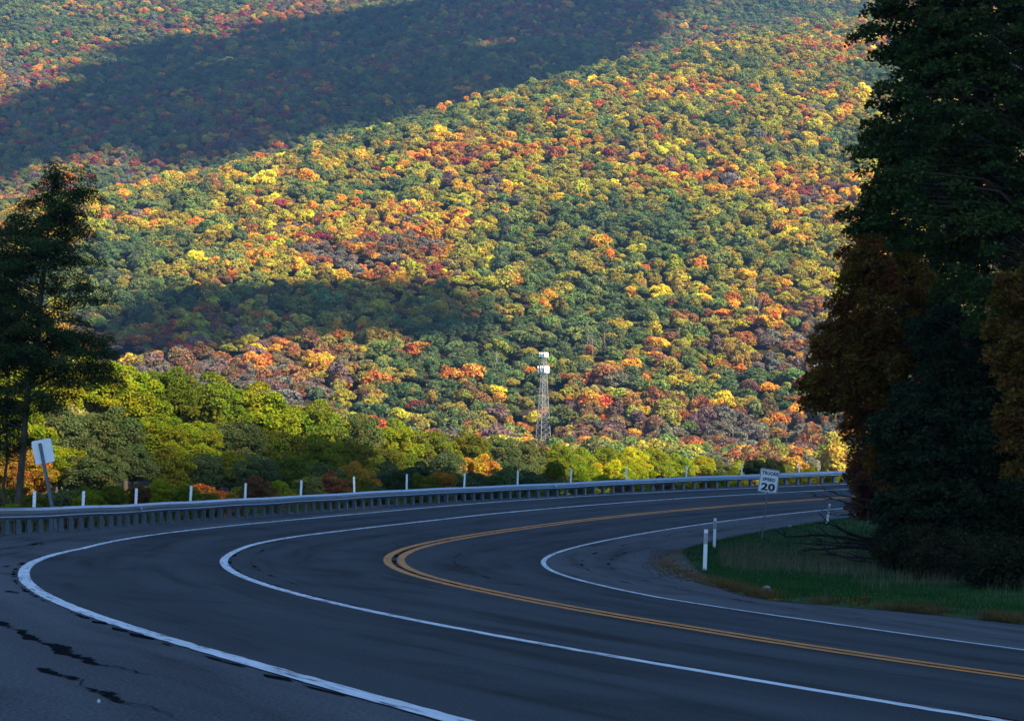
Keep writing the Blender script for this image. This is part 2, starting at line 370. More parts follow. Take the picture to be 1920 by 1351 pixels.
# ------------------------------------------------------------------ terrain
ALLS = np.concatenate([np.arange(-400, L0, 4.), np.arange(L0, L1, 1.5), np.arange(L1, 700, 5.)])
_c = road(ALLS, np.zeros(len(ALLS)))
_t = np.interp(ALLS, SS, TH)
def nearest(X, Y):
    S = np.empty(len(X)); O = np.empty(len(X))
    for a in range(0, len(X), 20000):
        x = X[a:a+20000, None]; y = Y[a:a+20000, None]
        d = (x-_c[None, :, 0])**2+(y-_c[None, :, 1])**2; j = d.argmin(1)
        dx = x[:, 0]-_c[j, 0]; dy = y[:, 0]-_c[j, 1]; t = _t[j]
        O[a:a+20000] = np.where(-np.sin(t)*dx+np.cos(t)*dy >= 0, 1, -1)*np.sqrt(d[np.arange(len(j)), j]); S[a:a+20000] = ALLS[j]+np.cos(t)*dx+np.sin(t)*dy
    return S, O
def vnoise(X, Y, f, sd=0):
    """cheap smooth noise from sines"""
    r = np.random.default_rng(sd); z = 0
    for k in range(7):
        a = r.uniform(0, 2*pi); ff = f*r.uniform(.6, 2.2); z = z+np.sin((X*np.cos(a)+Y*np.sin(a))*ff+r.uniform(0, 6.28))*(f/ff)
    return z/3.2
def hill(X, Y):
    a = (X+215)*.688+(Y-1150)*.726; b_ = (X+215)*.726-(Y-1150)*.688
    hc = 122+np.clip(a, -900, 1300)*.283
    sp = np.where(b_ > 0, hc-.25*(np.sqrt(b_**2+900)-30), hc-.38*(np.sqrt(b_**2+900)-30))+vnoise(X, Y, .012, 3)*5+vnoise(X, Y, .035, 4)*2
    far = 155+.41*(Y-1500)+.02*X+vnoise(X, Y, .008, 5)*12+vnoise(X, Y, .03, 6)*4
    far = np.minimum(far, 520); sp = np.minimum(sp, 500)
    return sp, far
def smax(a, b_, k): return np.maximum(a, b_)+k*np.log1p(np.exp(-np.abs(a-b_)/k))
def ground_z(X, Y):
    X = np.asarray(X, float).ravel(); Y = np.asarray(Y, float).ravel()
    S, O = nearest(X, Y); zz = zr(np.clip(S, -200, 300), np.clip(O, -14, 15))
    e_in = np.clip(-O-9, 0, None); e_out = np.clip(O-go(S)-1.5, 0, None)
    rise = np.minimum(.05*np.clip(e_in, 0, 12)+.30*np.clip(e_in-12, 0, None), 220)
    under = np.where((O > -13) & (O < go(S)+1.6), -.35, 0)
    zn = zz+rise+under
    fl = -17+vnoise(X, Y, .02, 9)*1.2
    zo = zz-.42*e_out-.3*(e_out > 0)
    zn = np.where(e_out > 0, np.where(e_out > 12, smax(zo, fl, 1.5), zo), zn)
    sp, far = hill(X, Y)
    return smax(smax(zn, sp, 6), far, 8)
def axis(lo, a, b_, hi, fine, coarse_n):
    t = np.linspace(0, 1, coarse_n)
    return np.concatenate([a-(a-lo)*(t[::-1]**2), np.arange(a+fine, b_, fine), b_+(hi-b_)*t**1.6])
gx = axis(-2600, -50, 60, 2600, 1.3, 90); gy = axis(-1800, -20, 170, 4200, 1.3, 150)
GX, GY = np.meshgrid(gx, gy, indexing='ij'); GZ = ground_z(GX, GY)
idx = np.arange(GX.size).reshape(GX.shape)
Fc = np.stack([idx[:-1, :-1], idx[1:, :-1], idx[1:, 1:], idx[:-1, 1:]], -1).reshape(-1, 4)
gme = fast_mesh('ground', np.stack([GX.ravel(), GY.ravel(), GZ], -1), Fc, [MAT['floor']], smooth=True)
tag(link('ground', gme), 'wooded mountain ground falling to the valley and rising in the far slopes', kind='structure')
# grass verge inside the bend
def vergez(S, O, V):
    e = ei(S)-O
    return .015+.09*np.clip(e/.5, 0, 1)-.06*np.clip(-e/.3, 0, 1)+.05*np.clip(-O-9, 0, 6)+.05*np.array([noise.noise(Vector(p)*.6) for p in V])*np.clip(e, 0, 1)
sv = np.arange(4, 112, .5)
strip('grass_verge', sv, ei(sv)+.25+wob(sv, .3, .7, 8), -14.5, 40, MAT['turf'], 0, None, kind='structure', zfun=vergez)
sv = np.arange(-60, 5, 1.)
strip('grass_verge', sv, ei(sv)+.25, -14.5, 20, MAT['turf'], 0, None, kind='structure', zfun=vergez)
sv = np.arange(2, 90, .2)
tip = lambda q: 1.1*np.exp(-((np.asarray(q)-39)/9.)**2)
strip('dirt_edge', sv, ei(sv)+.18+wob(sv, .22, 1.3, 31)+wob(sv, .08, 5, 32), ei(sv)-.35-tip(sv)+wob(sv, .3, .8, 33), 7, MAT['dirt'], 0, None, kind='structure', zfun=lambda S, O, V: .004+.10*np.clip((ei(S)-O)/.5, 0, 1)+.01*np.array([noise.noise(Vector(p)*6) for p in V]))
def vz(s, o):
    p = road(s, o); return p[2]+float(vergez(np.array([s]), np.array([o]), np.array([p]))[0])
def raycast(px, py, dmin=620, dmax=2600):
    """where the pixel's ray meets the mountain"""
    d = np.arange(dmin, dmax, 6.); A = np.array([W(px, py, x) for x in (0, 1)]); A = A[0]+(A[1]-A[0])*d[:, None]
    g = ground_z(A[:, 0], A[:, 1])+9; h = np.nonzero(A[:, 2] < g)[0]
    return A[h[0]] if len(h) else None

# ------------------------------------------------------------------ haze and clouds
m = bpy.data.materials.new('valley_haze'); m.use_nodes = True; n = m.node_tree; n.nodes.clear()
pv = n.nodes.new('ShaderNodeVolumePrincipled'); pv.inputs['Color'].default_value = (.34, .62, 1.0, 1); pv.inputs['Density'].default_value = .00013; pv.inputs['Anisotropy'].default_value = .6
o_ = n.nodes.new('ShaderNodeOutputMaterial'); n.links.new(pv.outputs[0], o_.inputs['Volume'])
mb = MB(); mb.box((0, 1200, 295), (5300, 6100, 670)); hz = mb.build('haze', m); tag(hz, 'thin bluish autumn haze filling the valley air', kind='stuff')
MAT['cloud'] = simple('cloud_white', (.9, .9, .9), 1, 0, .02, .01, 0, 0)
def ico(sub=2):
    import bmesh
    bm = bmesh.new(); bmesh.ops.create_icosphere(bm, subdivisions=sub, radius=1)
    v = np.array([x.co[:] for x in bm.verts]); f = np.array([[q.index for q in p.verts] for p in bm.faces]); bm.free(); return v, f
IV, IF = ico(2)
def cloud(pts, alt, rad, seed, label, hole=0):
    """billows gathered above the given ground points, up along the sun's direction"""
    r = np.random.default_rng(seed); V, Fs, nb = [], [], 0; keep = []
    for p in pts:
        q = np.array(p)+np.array(SD)*((alt-p[2])/SD.z)
        if all((q[0]-k[0])**2+(q[1]-k[1])**2 > (rad*.62)**2 for k in keep): keep.append(q)
    if hole: keep = [q for q in keep if noise.noise(Vector(q)*.012+Vector((seed, 0, 0))) > -hole]
    for q in keep:
        c = q+np.array([r.normal(0, rad*.12), r.normal(0, rad*.12), r.uniform(0, rad*.5)]); R = rad*r.uniform(.8, 1.15)
        v = IV*np.array([R, R, R*.6]); v = v*(1+.18*np.array([noise.noise(Vector(x)*2.3+Vector(c)*.01) for x in IV]))[:, None]
        V.append(v+c); Fs.append(IF+nb); nb += len(IV)
    me = fast_mesh('cloud', np.concatenate(V), np.concatenate(Fs), [MAT['cloud']], smooth=True)
    o = link('cloud', me); tag(o, label, kind='structure'); return o
def inpoly(x, y, poly):
    c = False; j = len(poly)-1
    for i in range(len(poly)):
        xi, yi = poly[i]; xj, yj = poly[j]
        if (yi > y) != (yj > y) and x < (xj-xi)*(y-yi)/(yj-yi)+xi: c = not c
        j = i
    return c
def shade_points(poly, step):
    xs = [p[0] for p in poly]; ys = [p[1] for p in poly]; out = []
    for x in np.arange(min(xs), max(xs), step):
        for y in np.arange(min(ys), max(ys), step*.6):
            if inpoly(x, y, poly):
                q = raycast(x, y)
                if q is not None: out.append(q)
    return out
S1 = [(-200, 330), (-200, 290), (0, 262), (110, 200), (210, 150), (330, 90), (480, 70), (640, 60), (800, 30), (960, 10), (1230, -30), (1210, 40), (1130, 100), (960, 160), (820, 195), (640, 240), (500, 280), (420, 305), (330, 290), (240, 265), (150, 262), (40, 320), (-60, 350)]
cloud(shade_points(S1, 30), 1500, 44, 11, 'long white cloud whose shadow lies on the far mountain', .3)
S2 = [(215, 640), (330, 600), (480, 580), (640, 562), (760, 565), (850, 590), (880, 612), (850, 628), (760, 622), (600, 634), (430, 640), (330, 665), (240, 668)]
cloud(shade_points(S2, 22), 1100, 26, 12, 'small ragged white cloud above the near slope', .12)
fg = []  # ground spots to keep in shade, foreground and dark bank
for x in np.arange(-110, 300, 8.):
    for y in np.arange(-240, 225, 8.):
        S_, O_ = nearest(np.array([x]), np.array([y]))
        if y > 145 and not (-11 < x < 7): continue
        if O_[0] < (62 if (-11 < x < 7 and 104 < y) else 40 if y < 52 else 30 if (x < -12 and y < 84) else 22 if y < 71 else 11 if (y < 77 and x < 0) else (11 if -6 < x < 9 and y > 90 else (5 if x > 6 else 1.5)))+1.5*math.sin(x*.4+y*.3): fg.append((x, y, 0))
cloud(fg, 720, 13, 13, 'added low cloud out of view, shaped to shade the road bend')  # unseen cloud added to block the sun, outline fitted to the wanted shade

# ------------------------------------------------------------------ foliage builders
def leaf_mesh(name, C, N, size, v, mats, aspect=1.5, droop=None, core=None):
    """rhombus leaves at C with normals N"""
    n_ = len(C); N = N/np.linalg.norm(N, axis=1, keepdims=True)
    r = rng.normal(size=(n_, 3)); a = np.cross(N, r); a /= np.linalg.norm(a, axis=1, keepdims=True)+1e-9; b_ = np.cross(N, a)
    s = np.asarray(size).reshape(-1, 1)*np.ones((n_, 1)); w = s/aspect
    V = np.stack([C-a*s*.5, C+b_*w*.5+N*w*.12, C+a*s*.5, C-b_*w*.5+N*w*.12], 1).reshape(-1, 3)
    Fc = np.arange(n_*4).reshape(-1, 4); vv = np.repeat(v, 4)
    me = fast_mesh(name, V, Fc, mats, attrs={'v': ('POINT', vv)})
    return me
def lobed_crown(name, seed, nl, nleaf, leaf, rad=(1, 1, .9), lobe=(.26, .42), mats=None, low=-.5, jit=.55):
    """crown of unit radius: leaves over many rounded lobes, gaps between them"""
    r = np.random.default_rng(seed); c = []
    for k in range(nl):
        while True:
            d = r.normal(size=3); d /= np.linalg.norm(d)
            if d[2] > low: break
        q = d*np.array(rad)*r.uniform(.45, .78); c.append((q, r.uniform(*lobe), r.uniform(0, 1)))
    C, N, V_ = [], [], []
    A = np.array([x[0] for x in c]); Rr = np.array([x[1] for x in c])
    per = int(nleaf/nl*1.6)
    for q, R, lv in c:
        d = r.normal(size=(per, 3)); d /= np.linalg.norm(d, axis=1, keepdims=True); d[:, 2] = np.where(d[:, 2] < -.3, -d[:, 2], d[:, 2])
        p = q+d*(R*r.uniform(.8, 1.06, (per, 1)))*np.array([1, 1, .85])
        dist = np.linalg.norm(p[:, None]-A[None], axis=2)-Rr[None]*.86
        ok = dist.min(1) > -.03; p = p[ok]; d = d[ok]
        C.append(p); N.append(d+r.normal(size=d.shape)*jit+np.array([0, 0, .25])); V_.append(np.clip(.5+.35*(lv-.5)+r.normal(0, .16, len(p)), 0, 1))
    C = np.concatenate(C); N = np.concatenate(N); V_ = np.concatenate(V_)
    if len(C) > nleaf: k = r.permutation(len(C))[:nleaf]; C, N, V_ = C[k], N[k], V_[k]
    # inner leaves that close the crown against the light
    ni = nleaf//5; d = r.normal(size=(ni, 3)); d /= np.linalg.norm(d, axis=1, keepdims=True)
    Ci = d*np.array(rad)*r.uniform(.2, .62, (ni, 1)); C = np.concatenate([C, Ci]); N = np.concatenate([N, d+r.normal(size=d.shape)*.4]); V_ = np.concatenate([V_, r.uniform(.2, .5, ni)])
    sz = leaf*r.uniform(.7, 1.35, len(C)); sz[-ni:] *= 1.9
    return leaf_mesh(name, C, N, sz, V_, mats, 1.35)
def trunk_mesh(name, h, r0, mat, seed=1, limbs=5, crown=.5, ll=(.15, .3)):
    mb = MB(); rr = random.Random(seed)
    pts = [Vector((rr.uniform(-.02, .02)*h*i/5, rr.uniform(-.02, .02)*h*i/5, h*i/5)) for i in range(6)]
    mb.tube(pts, [r0*(1-.14*i) for i in range(6)], 6)
    for k in range(limbs):
        a = rr.uniform(0, 6.28); z = h*rr.uniform(crown, .9 if ll[1] > .2 else .7); l = h*rr.uniform(*ll); p = Vector((pts[3].x, pts[3].y, z))
        mb.tube([p, p+Vector((cos(a)*l*.5, sin(a)*l*.5, l*.35)), p+Vector((cos(a)*l, sin(a)*l, l*.9))], [r0*.45, r0*.3, r0*.12], 5)
    return mb.mesh(name, mat, True)

PAL = dict(green=(.092, .118, .036), deep=(.056, .080, .034), olive=(.175, .152, .030), lime=(.240, .210, .026), yellow=(.40, .33, .025), gold=(.36, .20, .025),
           orange=(.28, .118, .024), red=(.20, .060, .034), crimson=(.14, .030, .030), rust=(.165, .082, .032), brown=(.110, .072, .036), mauve=(.115, .075, .066), grey=(.100, .092, .072))
NAMEC = dict(green='green', deep='dark green', olive='olive green', lime='yellow green', yellow='bright yellow', gold='golden', orange='orange', red='red orange', crimson='crimson', rust='rusty brown', brown='brown', mauve='thin mauve', grey='thin grey')
def pick(weights, u):
    ks = list(weights); w = np.cumsum([weights[k] for k in ks]); return ks[int(np.searchsorted(w/w[-1], u))]

# ------------------------------------------------------------------ trees of the mountain
HILL_N = 14
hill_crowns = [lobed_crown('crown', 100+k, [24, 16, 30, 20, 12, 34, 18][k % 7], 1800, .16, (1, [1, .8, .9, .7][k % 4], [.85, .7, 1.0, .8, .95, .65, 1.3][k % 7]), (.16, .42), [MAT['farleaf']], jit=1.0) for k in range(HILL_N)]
hill_trunks = [trunk_mesh('trunk', 1, .022, MAT['palebark'], k, 4) for k in range(3)]
spc = 6.5
hx, hy = np.meshgrid(np.arange(-720, 860, spc), np.arange(560, 2480, spc), indexing='ij')
hx = hx.ravel()+rng.uniform(-.42, .42, hx.size)*spc; hy = hy.ravel()+rng.uniform(-.42, .42, hy.size)*spc
hzv = ground_z(hx, hy)
px, py, dd = Pn(np.stack([hx, hy, hzv+14], -1))
ok = ~((abs(px-1018) < 30) & (dd < 800) & (py < 830)) & (px > -230) & (px < 2350) & (py > -120) & (py < 960); hx, hy, hzv, px, py, dd = [a[ok] for a in (hx, hy, hzv, px, py, dd)]
spv, farv = hill(hx, hy); isfar = farv > spv
patch1 = vnoise(hx, hy, .035, 21); patch2 = vnoise(hx, hy, .06, 22)
W_FAR = dict(deep=32, green=40, grey=6, olive=9, lime=2, gold=3, orange=4, red=3.5, crimson=2.5, rust=5, mauve=8)
W_UP = dict(deep=15, green=28, olive=30, lime=16, yellow=3, gold=9, orange=6, red=1.2, crimson=.4, rust=3, brown=1, mauve=1, grey=2)
W_MID = dict(deep=9, green=20, olive=34, lime=28, yellow=4, gold=9, orange=5, red=.7, crimson=.5, rust=3, brown=1.5, mauve=1, grey=2)
W_LOW = dict(deep=16, green=14, olive=20, lime=5, yellow=1, gold=7, orange=5, red=.4, crimson=.3, rust=12, brown=13, mauve=6, grey=6)
_m = patch1*.55+patch2*.45+vnoise(hx, hy, .015, 23)*.5; _m = _m/_m.std()*.95+rng.normal(0, 1, len(hx))
drift = np.argsort(np.argsort(_m))/len(_m)
keys = []
for i in range(len(hx)):
    u = float(drift[i])
    if isfar[i]: w = W_FAR
    else:
        lim = 560+30*math.sin(px[i]*.01) if px[i] < 900 else 560-.02*(px[i]-900)
        w = W_LOW if py[i] > lim+rng.normal(0, 25) else (W_MID if py[i] > 360-.2*(px[i]-900)+rng.normal(0, 50) else W_UP)
    keys.append(pick(w, u))
tint = np.array([PAL[k] for k in keys])*rng.uniform(.8, 1.25, (len(keys), 1))*(1+rng.normal(0, .07, (len(keys), 3)))
rad = np.clip(np.exp(rng.normal(1.40, .28, len(hx))), 2.2, 6.6)*np.where(rng.uniform(size=len(hx)) < .12, 1.25, 1); zs = rng.uniform(.65, 1.1, len(hx)); rot = rng.uniform(0, 6.28, len(hx))
ch = rng.uniform(9, 12.5, len(hx))
pk = rng.integers(0, HILL_N, len(hx))
# canopy outline of the trees just beyond the guardrail
CAN_X = [-60, 0, 100, 200, 262, 330, 400, 500, 600, 700, 780, 860, 930, 1000, 1100, 1200, 1300, 1350, 1420, 1470, 1560, 1700]
CAN_Y = [650, 650, 655, 668, 668, 690, 702, 722, 748, 776, 792, 800, 812, 822, 834, 832, 842, 862, 858, 870, 882, 885]
vis = (px > 5) & (px < 1560) & (py < np.interp(px, CAN_X, CAN_Y)-6) & (py > 0)
order = [i for i in np.argsort(dd) if vis[i]][:185]; near_set = set(order)
ORD = ['first', 'second', 'third', 'fourth', 'fifth', 'sixth', 'seventh', 'eighth', 'ninth', 'tenth', 'eleventh', 'twelfth', 'thirteenth', 'fourteenth', 'fifteenth', 'sixteenth', 'seventeenth', 'eighteenth', 'nineteenth', 'twentieth']
ORD += ['twenty-'+q for q in ORD[:9]]+['thirtieth']+['thirty-'+q for q in ORD[:9]]
DELX = [67, 162, 262, 363, 464, 566, 670, 770, 873, 974, 1075, 1180, 1287, 1392, 1500]
colc = {}
crown_sources = []
for i in order:
    k = int(np.argmin([abs(px[i]-x) for x in DELX])); sd_ = int(np.clip(round((px[i]-DELX[k])/36), -1, 1)); row = colc.get((k, sd_), 0); colc[(k, sd_)] = row+1
    t = empty('deciduous_tree', (hx[i], hy[i], hzv[i]), rot[i])
    tag(t, f"{NAMEC[keys[i]]} tree low on the slope, {['left of', 'above', 'right of'][sd_+1]} the {ORD[k]} rail marker, {ORD[row]} up", 'tree', 'trees low on the far slope')
    t['tint'] = [float(x) for x in tint[i]]
    c = link('crown', hill_crowns[pk[i]], t, (0, 0, ch[i])); c.scale = (rad[i], rad[i], rad[i]*zs[i]); c['tint'] = [float(x) for x in tint[i]]
    tr = link('trunk', hill_trunks[i % 3], t, (0, 0, -.6)); h_ = ch[i]+1; tr.scale = (h_, h_, h_)
    if i == order[0]: crown_sources = []
# one object for the thousands of farther trees
srccol = bpy.data.collections.new('canopy_kinds'); scene.collection.children.link(srccol)
have = {}
for o in list(col.objects):
    if o.name.startswith('crown') and o.data.name not in have and o.data in hill_crowns: have[o.data.name] = o
for nme in sorted(have): srccol.objects.link(have[nme])
rest = [i for i in range(len(hx)) if i not in near_set]
me = bpy.data.meshes.new('mountain_forest'); me.from_pydata([(hx[i], hy[i], hzv[i]+ch[i]) for i in rest], [], [])
def pattr(me, name, typ, data, fld):
    a = me.attributes.new(name, typ, 'POINT'); a.data.foreach_set(fld, np.asarray(data).ravel())
pattr(me, 'tint', 'FLOAT_VECTOR', tint[rest].astype(np.float32), 'vector')
pattr(me, 'scl', 'FLOAT_VECTOR', np.stack([rad[rest], rad[rest], rad[rest]*zs[rest]], -1).astype(np.float32), 'vector')
pattr(me, 'rotv', 'FLOAT_VECTOR', np.stack([rng.uniform(-.15, .15, len(rest)), rng.uniform(-.15, .15, len(rest)), rot[rest]], -1).astype(np.float32), 'vector')
pattr(me, 'pick', 'INT', pk[rest].astype(np.int32), 'value')
forest = link('mountain_forest', me); tag(forest, 'autumn forest covering the spur and the mountain behind it', kind='stuff')
def scatter(obj, collection):
    ng = bpy.data.node_groups.new('scatter', 'GeometryNodeTree')
    ng.interface.new_socket('Geometry', in_out='INPUT', socket_type='NodeSocketGeometry'); ng.interface.new_socket('Geometry', in_out='OUTPUT', socket_type='NodeSocketGeometry')
    N = ng.nodes; gi = N.new('NodeGroupInput'); goo = N.new('NodeGroupOutput'); ip = N.new('GeometryNodeInstanceOnPoints')
    ci = N.new('GeometryNodeCollectionInfo'); ci.inputs['Collection'].default_value = collection; ci.inputs['Separate Children'].default_value = True; ci.inputs['Reset Children'].default_value = True
    def na(nm, t):
        q = N.new('GeometryNodeInputNamedAttribute'); q.data_type = t; q.inputs['Name'].default_value = nm; return q.outputs['Attribute']
    mp = N.new('GeometryNodeMeshToPoints')
    ng.links.new(gi.outputs[0], mp.inputs[0]); ng.links.new(mp.outputs[0], ip.inputs['Points']); ng.links.new(ci.outputs[0], ip.inputs['Instance'])
    ip.inputs['Pick Instance'].default_value = True
    ng.links.new(na('pick', 'INT'), ip.inputs['Instance Index'])
    er = N.new('FunctionNodeEulerToRotation'); ng.links.new(na('rotv', 'FLOAT_VECTOR'), er.inputs[0]); ng.links.new(er.outputs[0], ip.inputs['Rotation'])
    ng.links.new(na('scl', 'FLOAT_VECTOR'), ip.inputs['Scale']); ng.links.new(ip.outputs[0], goo.inputs[0])
    md = obj.modifiers.new('scatter', 'NODES'); md.node_group = ng
scatter(forest, srccol)
# bare pale trunks standing in the lower slope
for k, (tx, ty, hh) in enumerate([(1408, 560, 14), (1414, 575, 11), (925, 690, 12), (1112, 655, 12), (1135, 640, 10), (1418, 590, 12), (1098, 640, 12)]):
    q = raycast(tx, ty+22, 600, 1600)
    if q is None: continue
    g = float(ground_z(q[0], q[1])[0]); mb = MB(); rr = random.Random(k); T = hh+7
    lean = rr.uniform(-.08, .08)
    mb.tube([(lean*T*u, 0, T*u) for u in (0, .3, .6, 1)], [.19, .15, .10, .04], 6)
    t = empty('bare_tree', (q[0], q[1]-6, g)); tag(t, ['tall leafless pale trunk on the slope above the speed sign, left one', 'leafless pale trunk on the slope above the speed sign, middle one', 'lone leafless pale trunk left of the lattice tower', 'leafless pale trunk right of the tower top, lowest of three', 'leafless pale trunk right of the tower top, rightmost of three', 'leafless pale trunk on the slope above the speed sign, lowest one', 'leafless pale trunk right of the tower top, nearest the tower'][k], 'tree', 'bare trees on the slope')
    mb.build('trunk', MAT['palebark'], t, smooth=True); mb = MB()
    for j in range(9):
        z = T*rr.uniform(.45, .95); a = rr.uniform(0, 6.28); l = rr.uniform(1.2, 3.2); p = Vector((lean*z, 0, z))
        mb.tube([p, p+Vector((cos(a)*l*.6, sin(a)*l*.6, l*.5)), p+Vector((cos(a)*l, sin(a)*l, l*1.2))], [.07, .05, .02], 4)
    tag(mb.build('branches', MAT['palebark'], t), kind='stuff')

# ------------------------------------------------------------------ lattice tower
TD = 790; tb = W(1018, 860, TD); tb.z = float(ground_z(tb.x, tb.y)[0]); ttop = W(1018, 664, TD).z; TH_ = ttop-tb.z
tower = empty('radio_tower', tb, radians(28)); tag(tower, 'white lattice tower with two rings of antenna panels rising from the valley', 'tower')
wb, wt = 2.35, .5
cor = [(-1, -1), (1, -1), (1, 1), (-1, 1)]
def tw(z): return wb+(wt-wb)*min(1, (z/TH_)**.9)
for cx, cy in cor:
    mb = MB(); mb.tube([(cx*tw(z), cy*tw(z), z) for z in (0, TH_*.5, TH_*.8, TH_)], [.13, .11, .10, .08], 6); mb.build('leg', MAT['tower'], tower)
nb = 20
for k in range(nb):
    z0 = TH_*(k/nb)**.93; z1 = TH_*((k+1)/nb)**.93; mb = MB()
    for q in range(4):
        a, b_ = cor[q], cor[(q+1) % 4]
        mb.tube([(a[0]*tw(z0), a[1]*tw(z0), z0), (b_[0]*tw(z1), b_[1]*tw(z1), z1)], .045, 4)
        mb.tube([(b_[0]*tw(z0), b_[1]*tw(z0), z0), (a[0]*tw(z1), a[1]*tw(z1), z1)], .045, 4)
        mb.tube([(a[0]*tw(z1), a[1]*tw(z1), z1), (b_[0]*tw(z1), b_[1]*tw(z1), z1)], .045, 4)
    mb.build('brace_panel', MAT['tower'], tower)
for zc_, rr_, hh in ((TH_-.1, 2.0, 1.7), (TH_-5.6, 2.6, 2.5)):
    mb = MB()
    for q in range(3):
        a0 = q*2.094+.3; a1 = a0+2.094
        mb.tube([(cos(a0)*rr_, sin(a0)*rr_, zc_), (cos(a1)*rr_, sin(a1)*rr_, zc_)], .07, 5)
        mb.tube([(0, 0, zc_), (cos(a0)*rr_, sin(a0)*rr_, zc_)], .07, 5)
    mb.build('antenna_mount', MAT['tower'], tower)
    for q in range(3):
        a0 = q*2.094+.3; a1 = a0+2.094
        for u in (.1, .37, .63, .9):
            p = Vector((cos(a0), sin(a0), 0)).lerp(Vector((cos(a1), sin(a1), 0)), u)*rr_*1.05; an = math.atan2(p.y, p.x)
            mb = MB(); mb.box((0, 0, 0), (.22, .42, hh)); mb.box((-.2, 0, 0), (.1, .1, hh*1.1)); o = mb.build('antenna_panel', MAT['antenna'], tower, (p.x, p.y, zc_)); o.rotation_euler.z = an
mb = MB(); mb.tube([(0, 0, TH_-.5), (0, 0, TH_+1.8)], .06, 5); mb.build('mast', MAT['tower'], tower)

# ------------------------------------------------------------------ trees beyond the guardrail
MIDN = 5
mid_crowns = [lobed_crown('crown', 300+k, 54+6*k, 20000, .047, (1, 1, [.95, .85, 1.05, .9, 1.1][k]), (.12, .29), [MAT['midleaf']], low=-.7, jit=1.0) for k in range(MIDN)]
mid_trunks = [trunk_mesh('trunk', 1, .02, MAT['bark'], 40+k, 4, .3, (.08, .15)) for k in range(3)]
def midtree(px_, ytop, d, wpx, key, k, label, zsc=1.0):
    s = F/d; R = wpx/2/s; top = W(px_, ytop, d); g = float(ground_z(top.x, top.y)[0])
    cz = top.z-R*zsc*.95; t = empty('broadleaf_tree', (top.x, top.y, g), rng.uniform(0, 6.28))
    tag(t, label, 'tree', 'trees in the valley just beyond the guardrail')
    c = link('crown', mid_crowns[k % MIDN], t, (0, 0, cz-g)); c.scale = (R, R, R*zsc)
    tn = np.array(dict(PAL, lime=(.19, .225, .012), olive=(.115, .140, .014), yellow=(.36, .36, .012))[key])*rng.uniform(.85, 1.15)*(1+rng.normal(0, .05, 3)); c['tint'] = [float(x) for x in tn]; t['tint'] = [float(x) for x in tn]
    tr = link('trunk', mid_trunks[k % 3], t, (0, 0, -.5)); h_ = max(2., cz-g+.5); tr.scale = (h_*1.0, h_*1.0, h_); return t
rows = [  # depth beyond rail, top below canopy line (fraction of the way down to the rail), spacing px
    (0.00, 1.0), (0.28, .8), (0.55, .62), (0.80, .5)]
RAILX = [-60, 0, 211, 423, 640, 851, 1063, 1280, 1576, 1700]; RAILY = [962, 956, 947, 932, 919, 908, 900, 891, 881, 880]; RAILD = [54, 55, 65, 78, 91, 103, 112, 121, 129, 132]
POSW = ['far back row', 'second row back', 'third row back', 'front row']
mid_i = 0
for ri, (fr, ds_) in enumerate(rows):
    x = -90.+ri*37
    cnt = {}
    while x < 1600:
        cy_ = float(np.interp(x, CAN_X, CAN_Y)); ry = float(np.interp(x, RAILX, RAILY)); rd = float(np.interp(x, RAILX, RAILD))
        room = ry-cy_
        if room < 60 and ri in (1, 3): x += 55; continue
        far_d = float(np.interp(x, [0, 500, 900, 1300, 1600], [150, 190, 270, 360, 400]))
        d = rd+14+(far_d-rd-14)*(1-fr)**1.4+rng.uniform(-5, 5)
        wpx = float(np.interp(room, [15, 60, 120, 300], [60, 90, 120, 165]))*rng.uniform(.85, 1.2)*(1 if ri < 2 else .85)
        yt = cy_+room*fr+rng.uniform(-4, 8)+(10 if ri else 0)
        if x < 780: w = dict(olive=32, lime=40, green=18, gold=5, orange=1) if ri < 2 else dict(olive=36, lime=24, green=22, rust=6, orange=2, gold=5, deep=3)
        elif x < 1060: w = dict(deep=20, green=28, olive=12, gold=1.5) if ri else dict(green=14, olive=18, lime=12)
        elif x < 1330: w = dict(yellow=10, lime=26)
        else: w = dict(lime=24, gold=8, orange=6, rust=10, green=8, olive=12)
        key = pick(w, rng.uniform())
        k = int(np.argmin([abs(x-q) for q in DELX])); j = cnt.get(k, 0); cnt[k] = j+1
        side = ['', ', left of another in its row', ', third in its row'][min(j, 2)]
        midtree(x, yt, d, wpx, key, int(rng.integers(0, 99)), f"{NAMEC[key]} tree behind the {ORD[k]} rail marker, {POSW[ri]}, {['leftmost','next','third','fourth','fifth','sixth','seventh'][min(j,6)]} there", rng.uniform(.8, 1.1))
        mid_i += 1; x += wpx*rng.uniform(.42, .58)
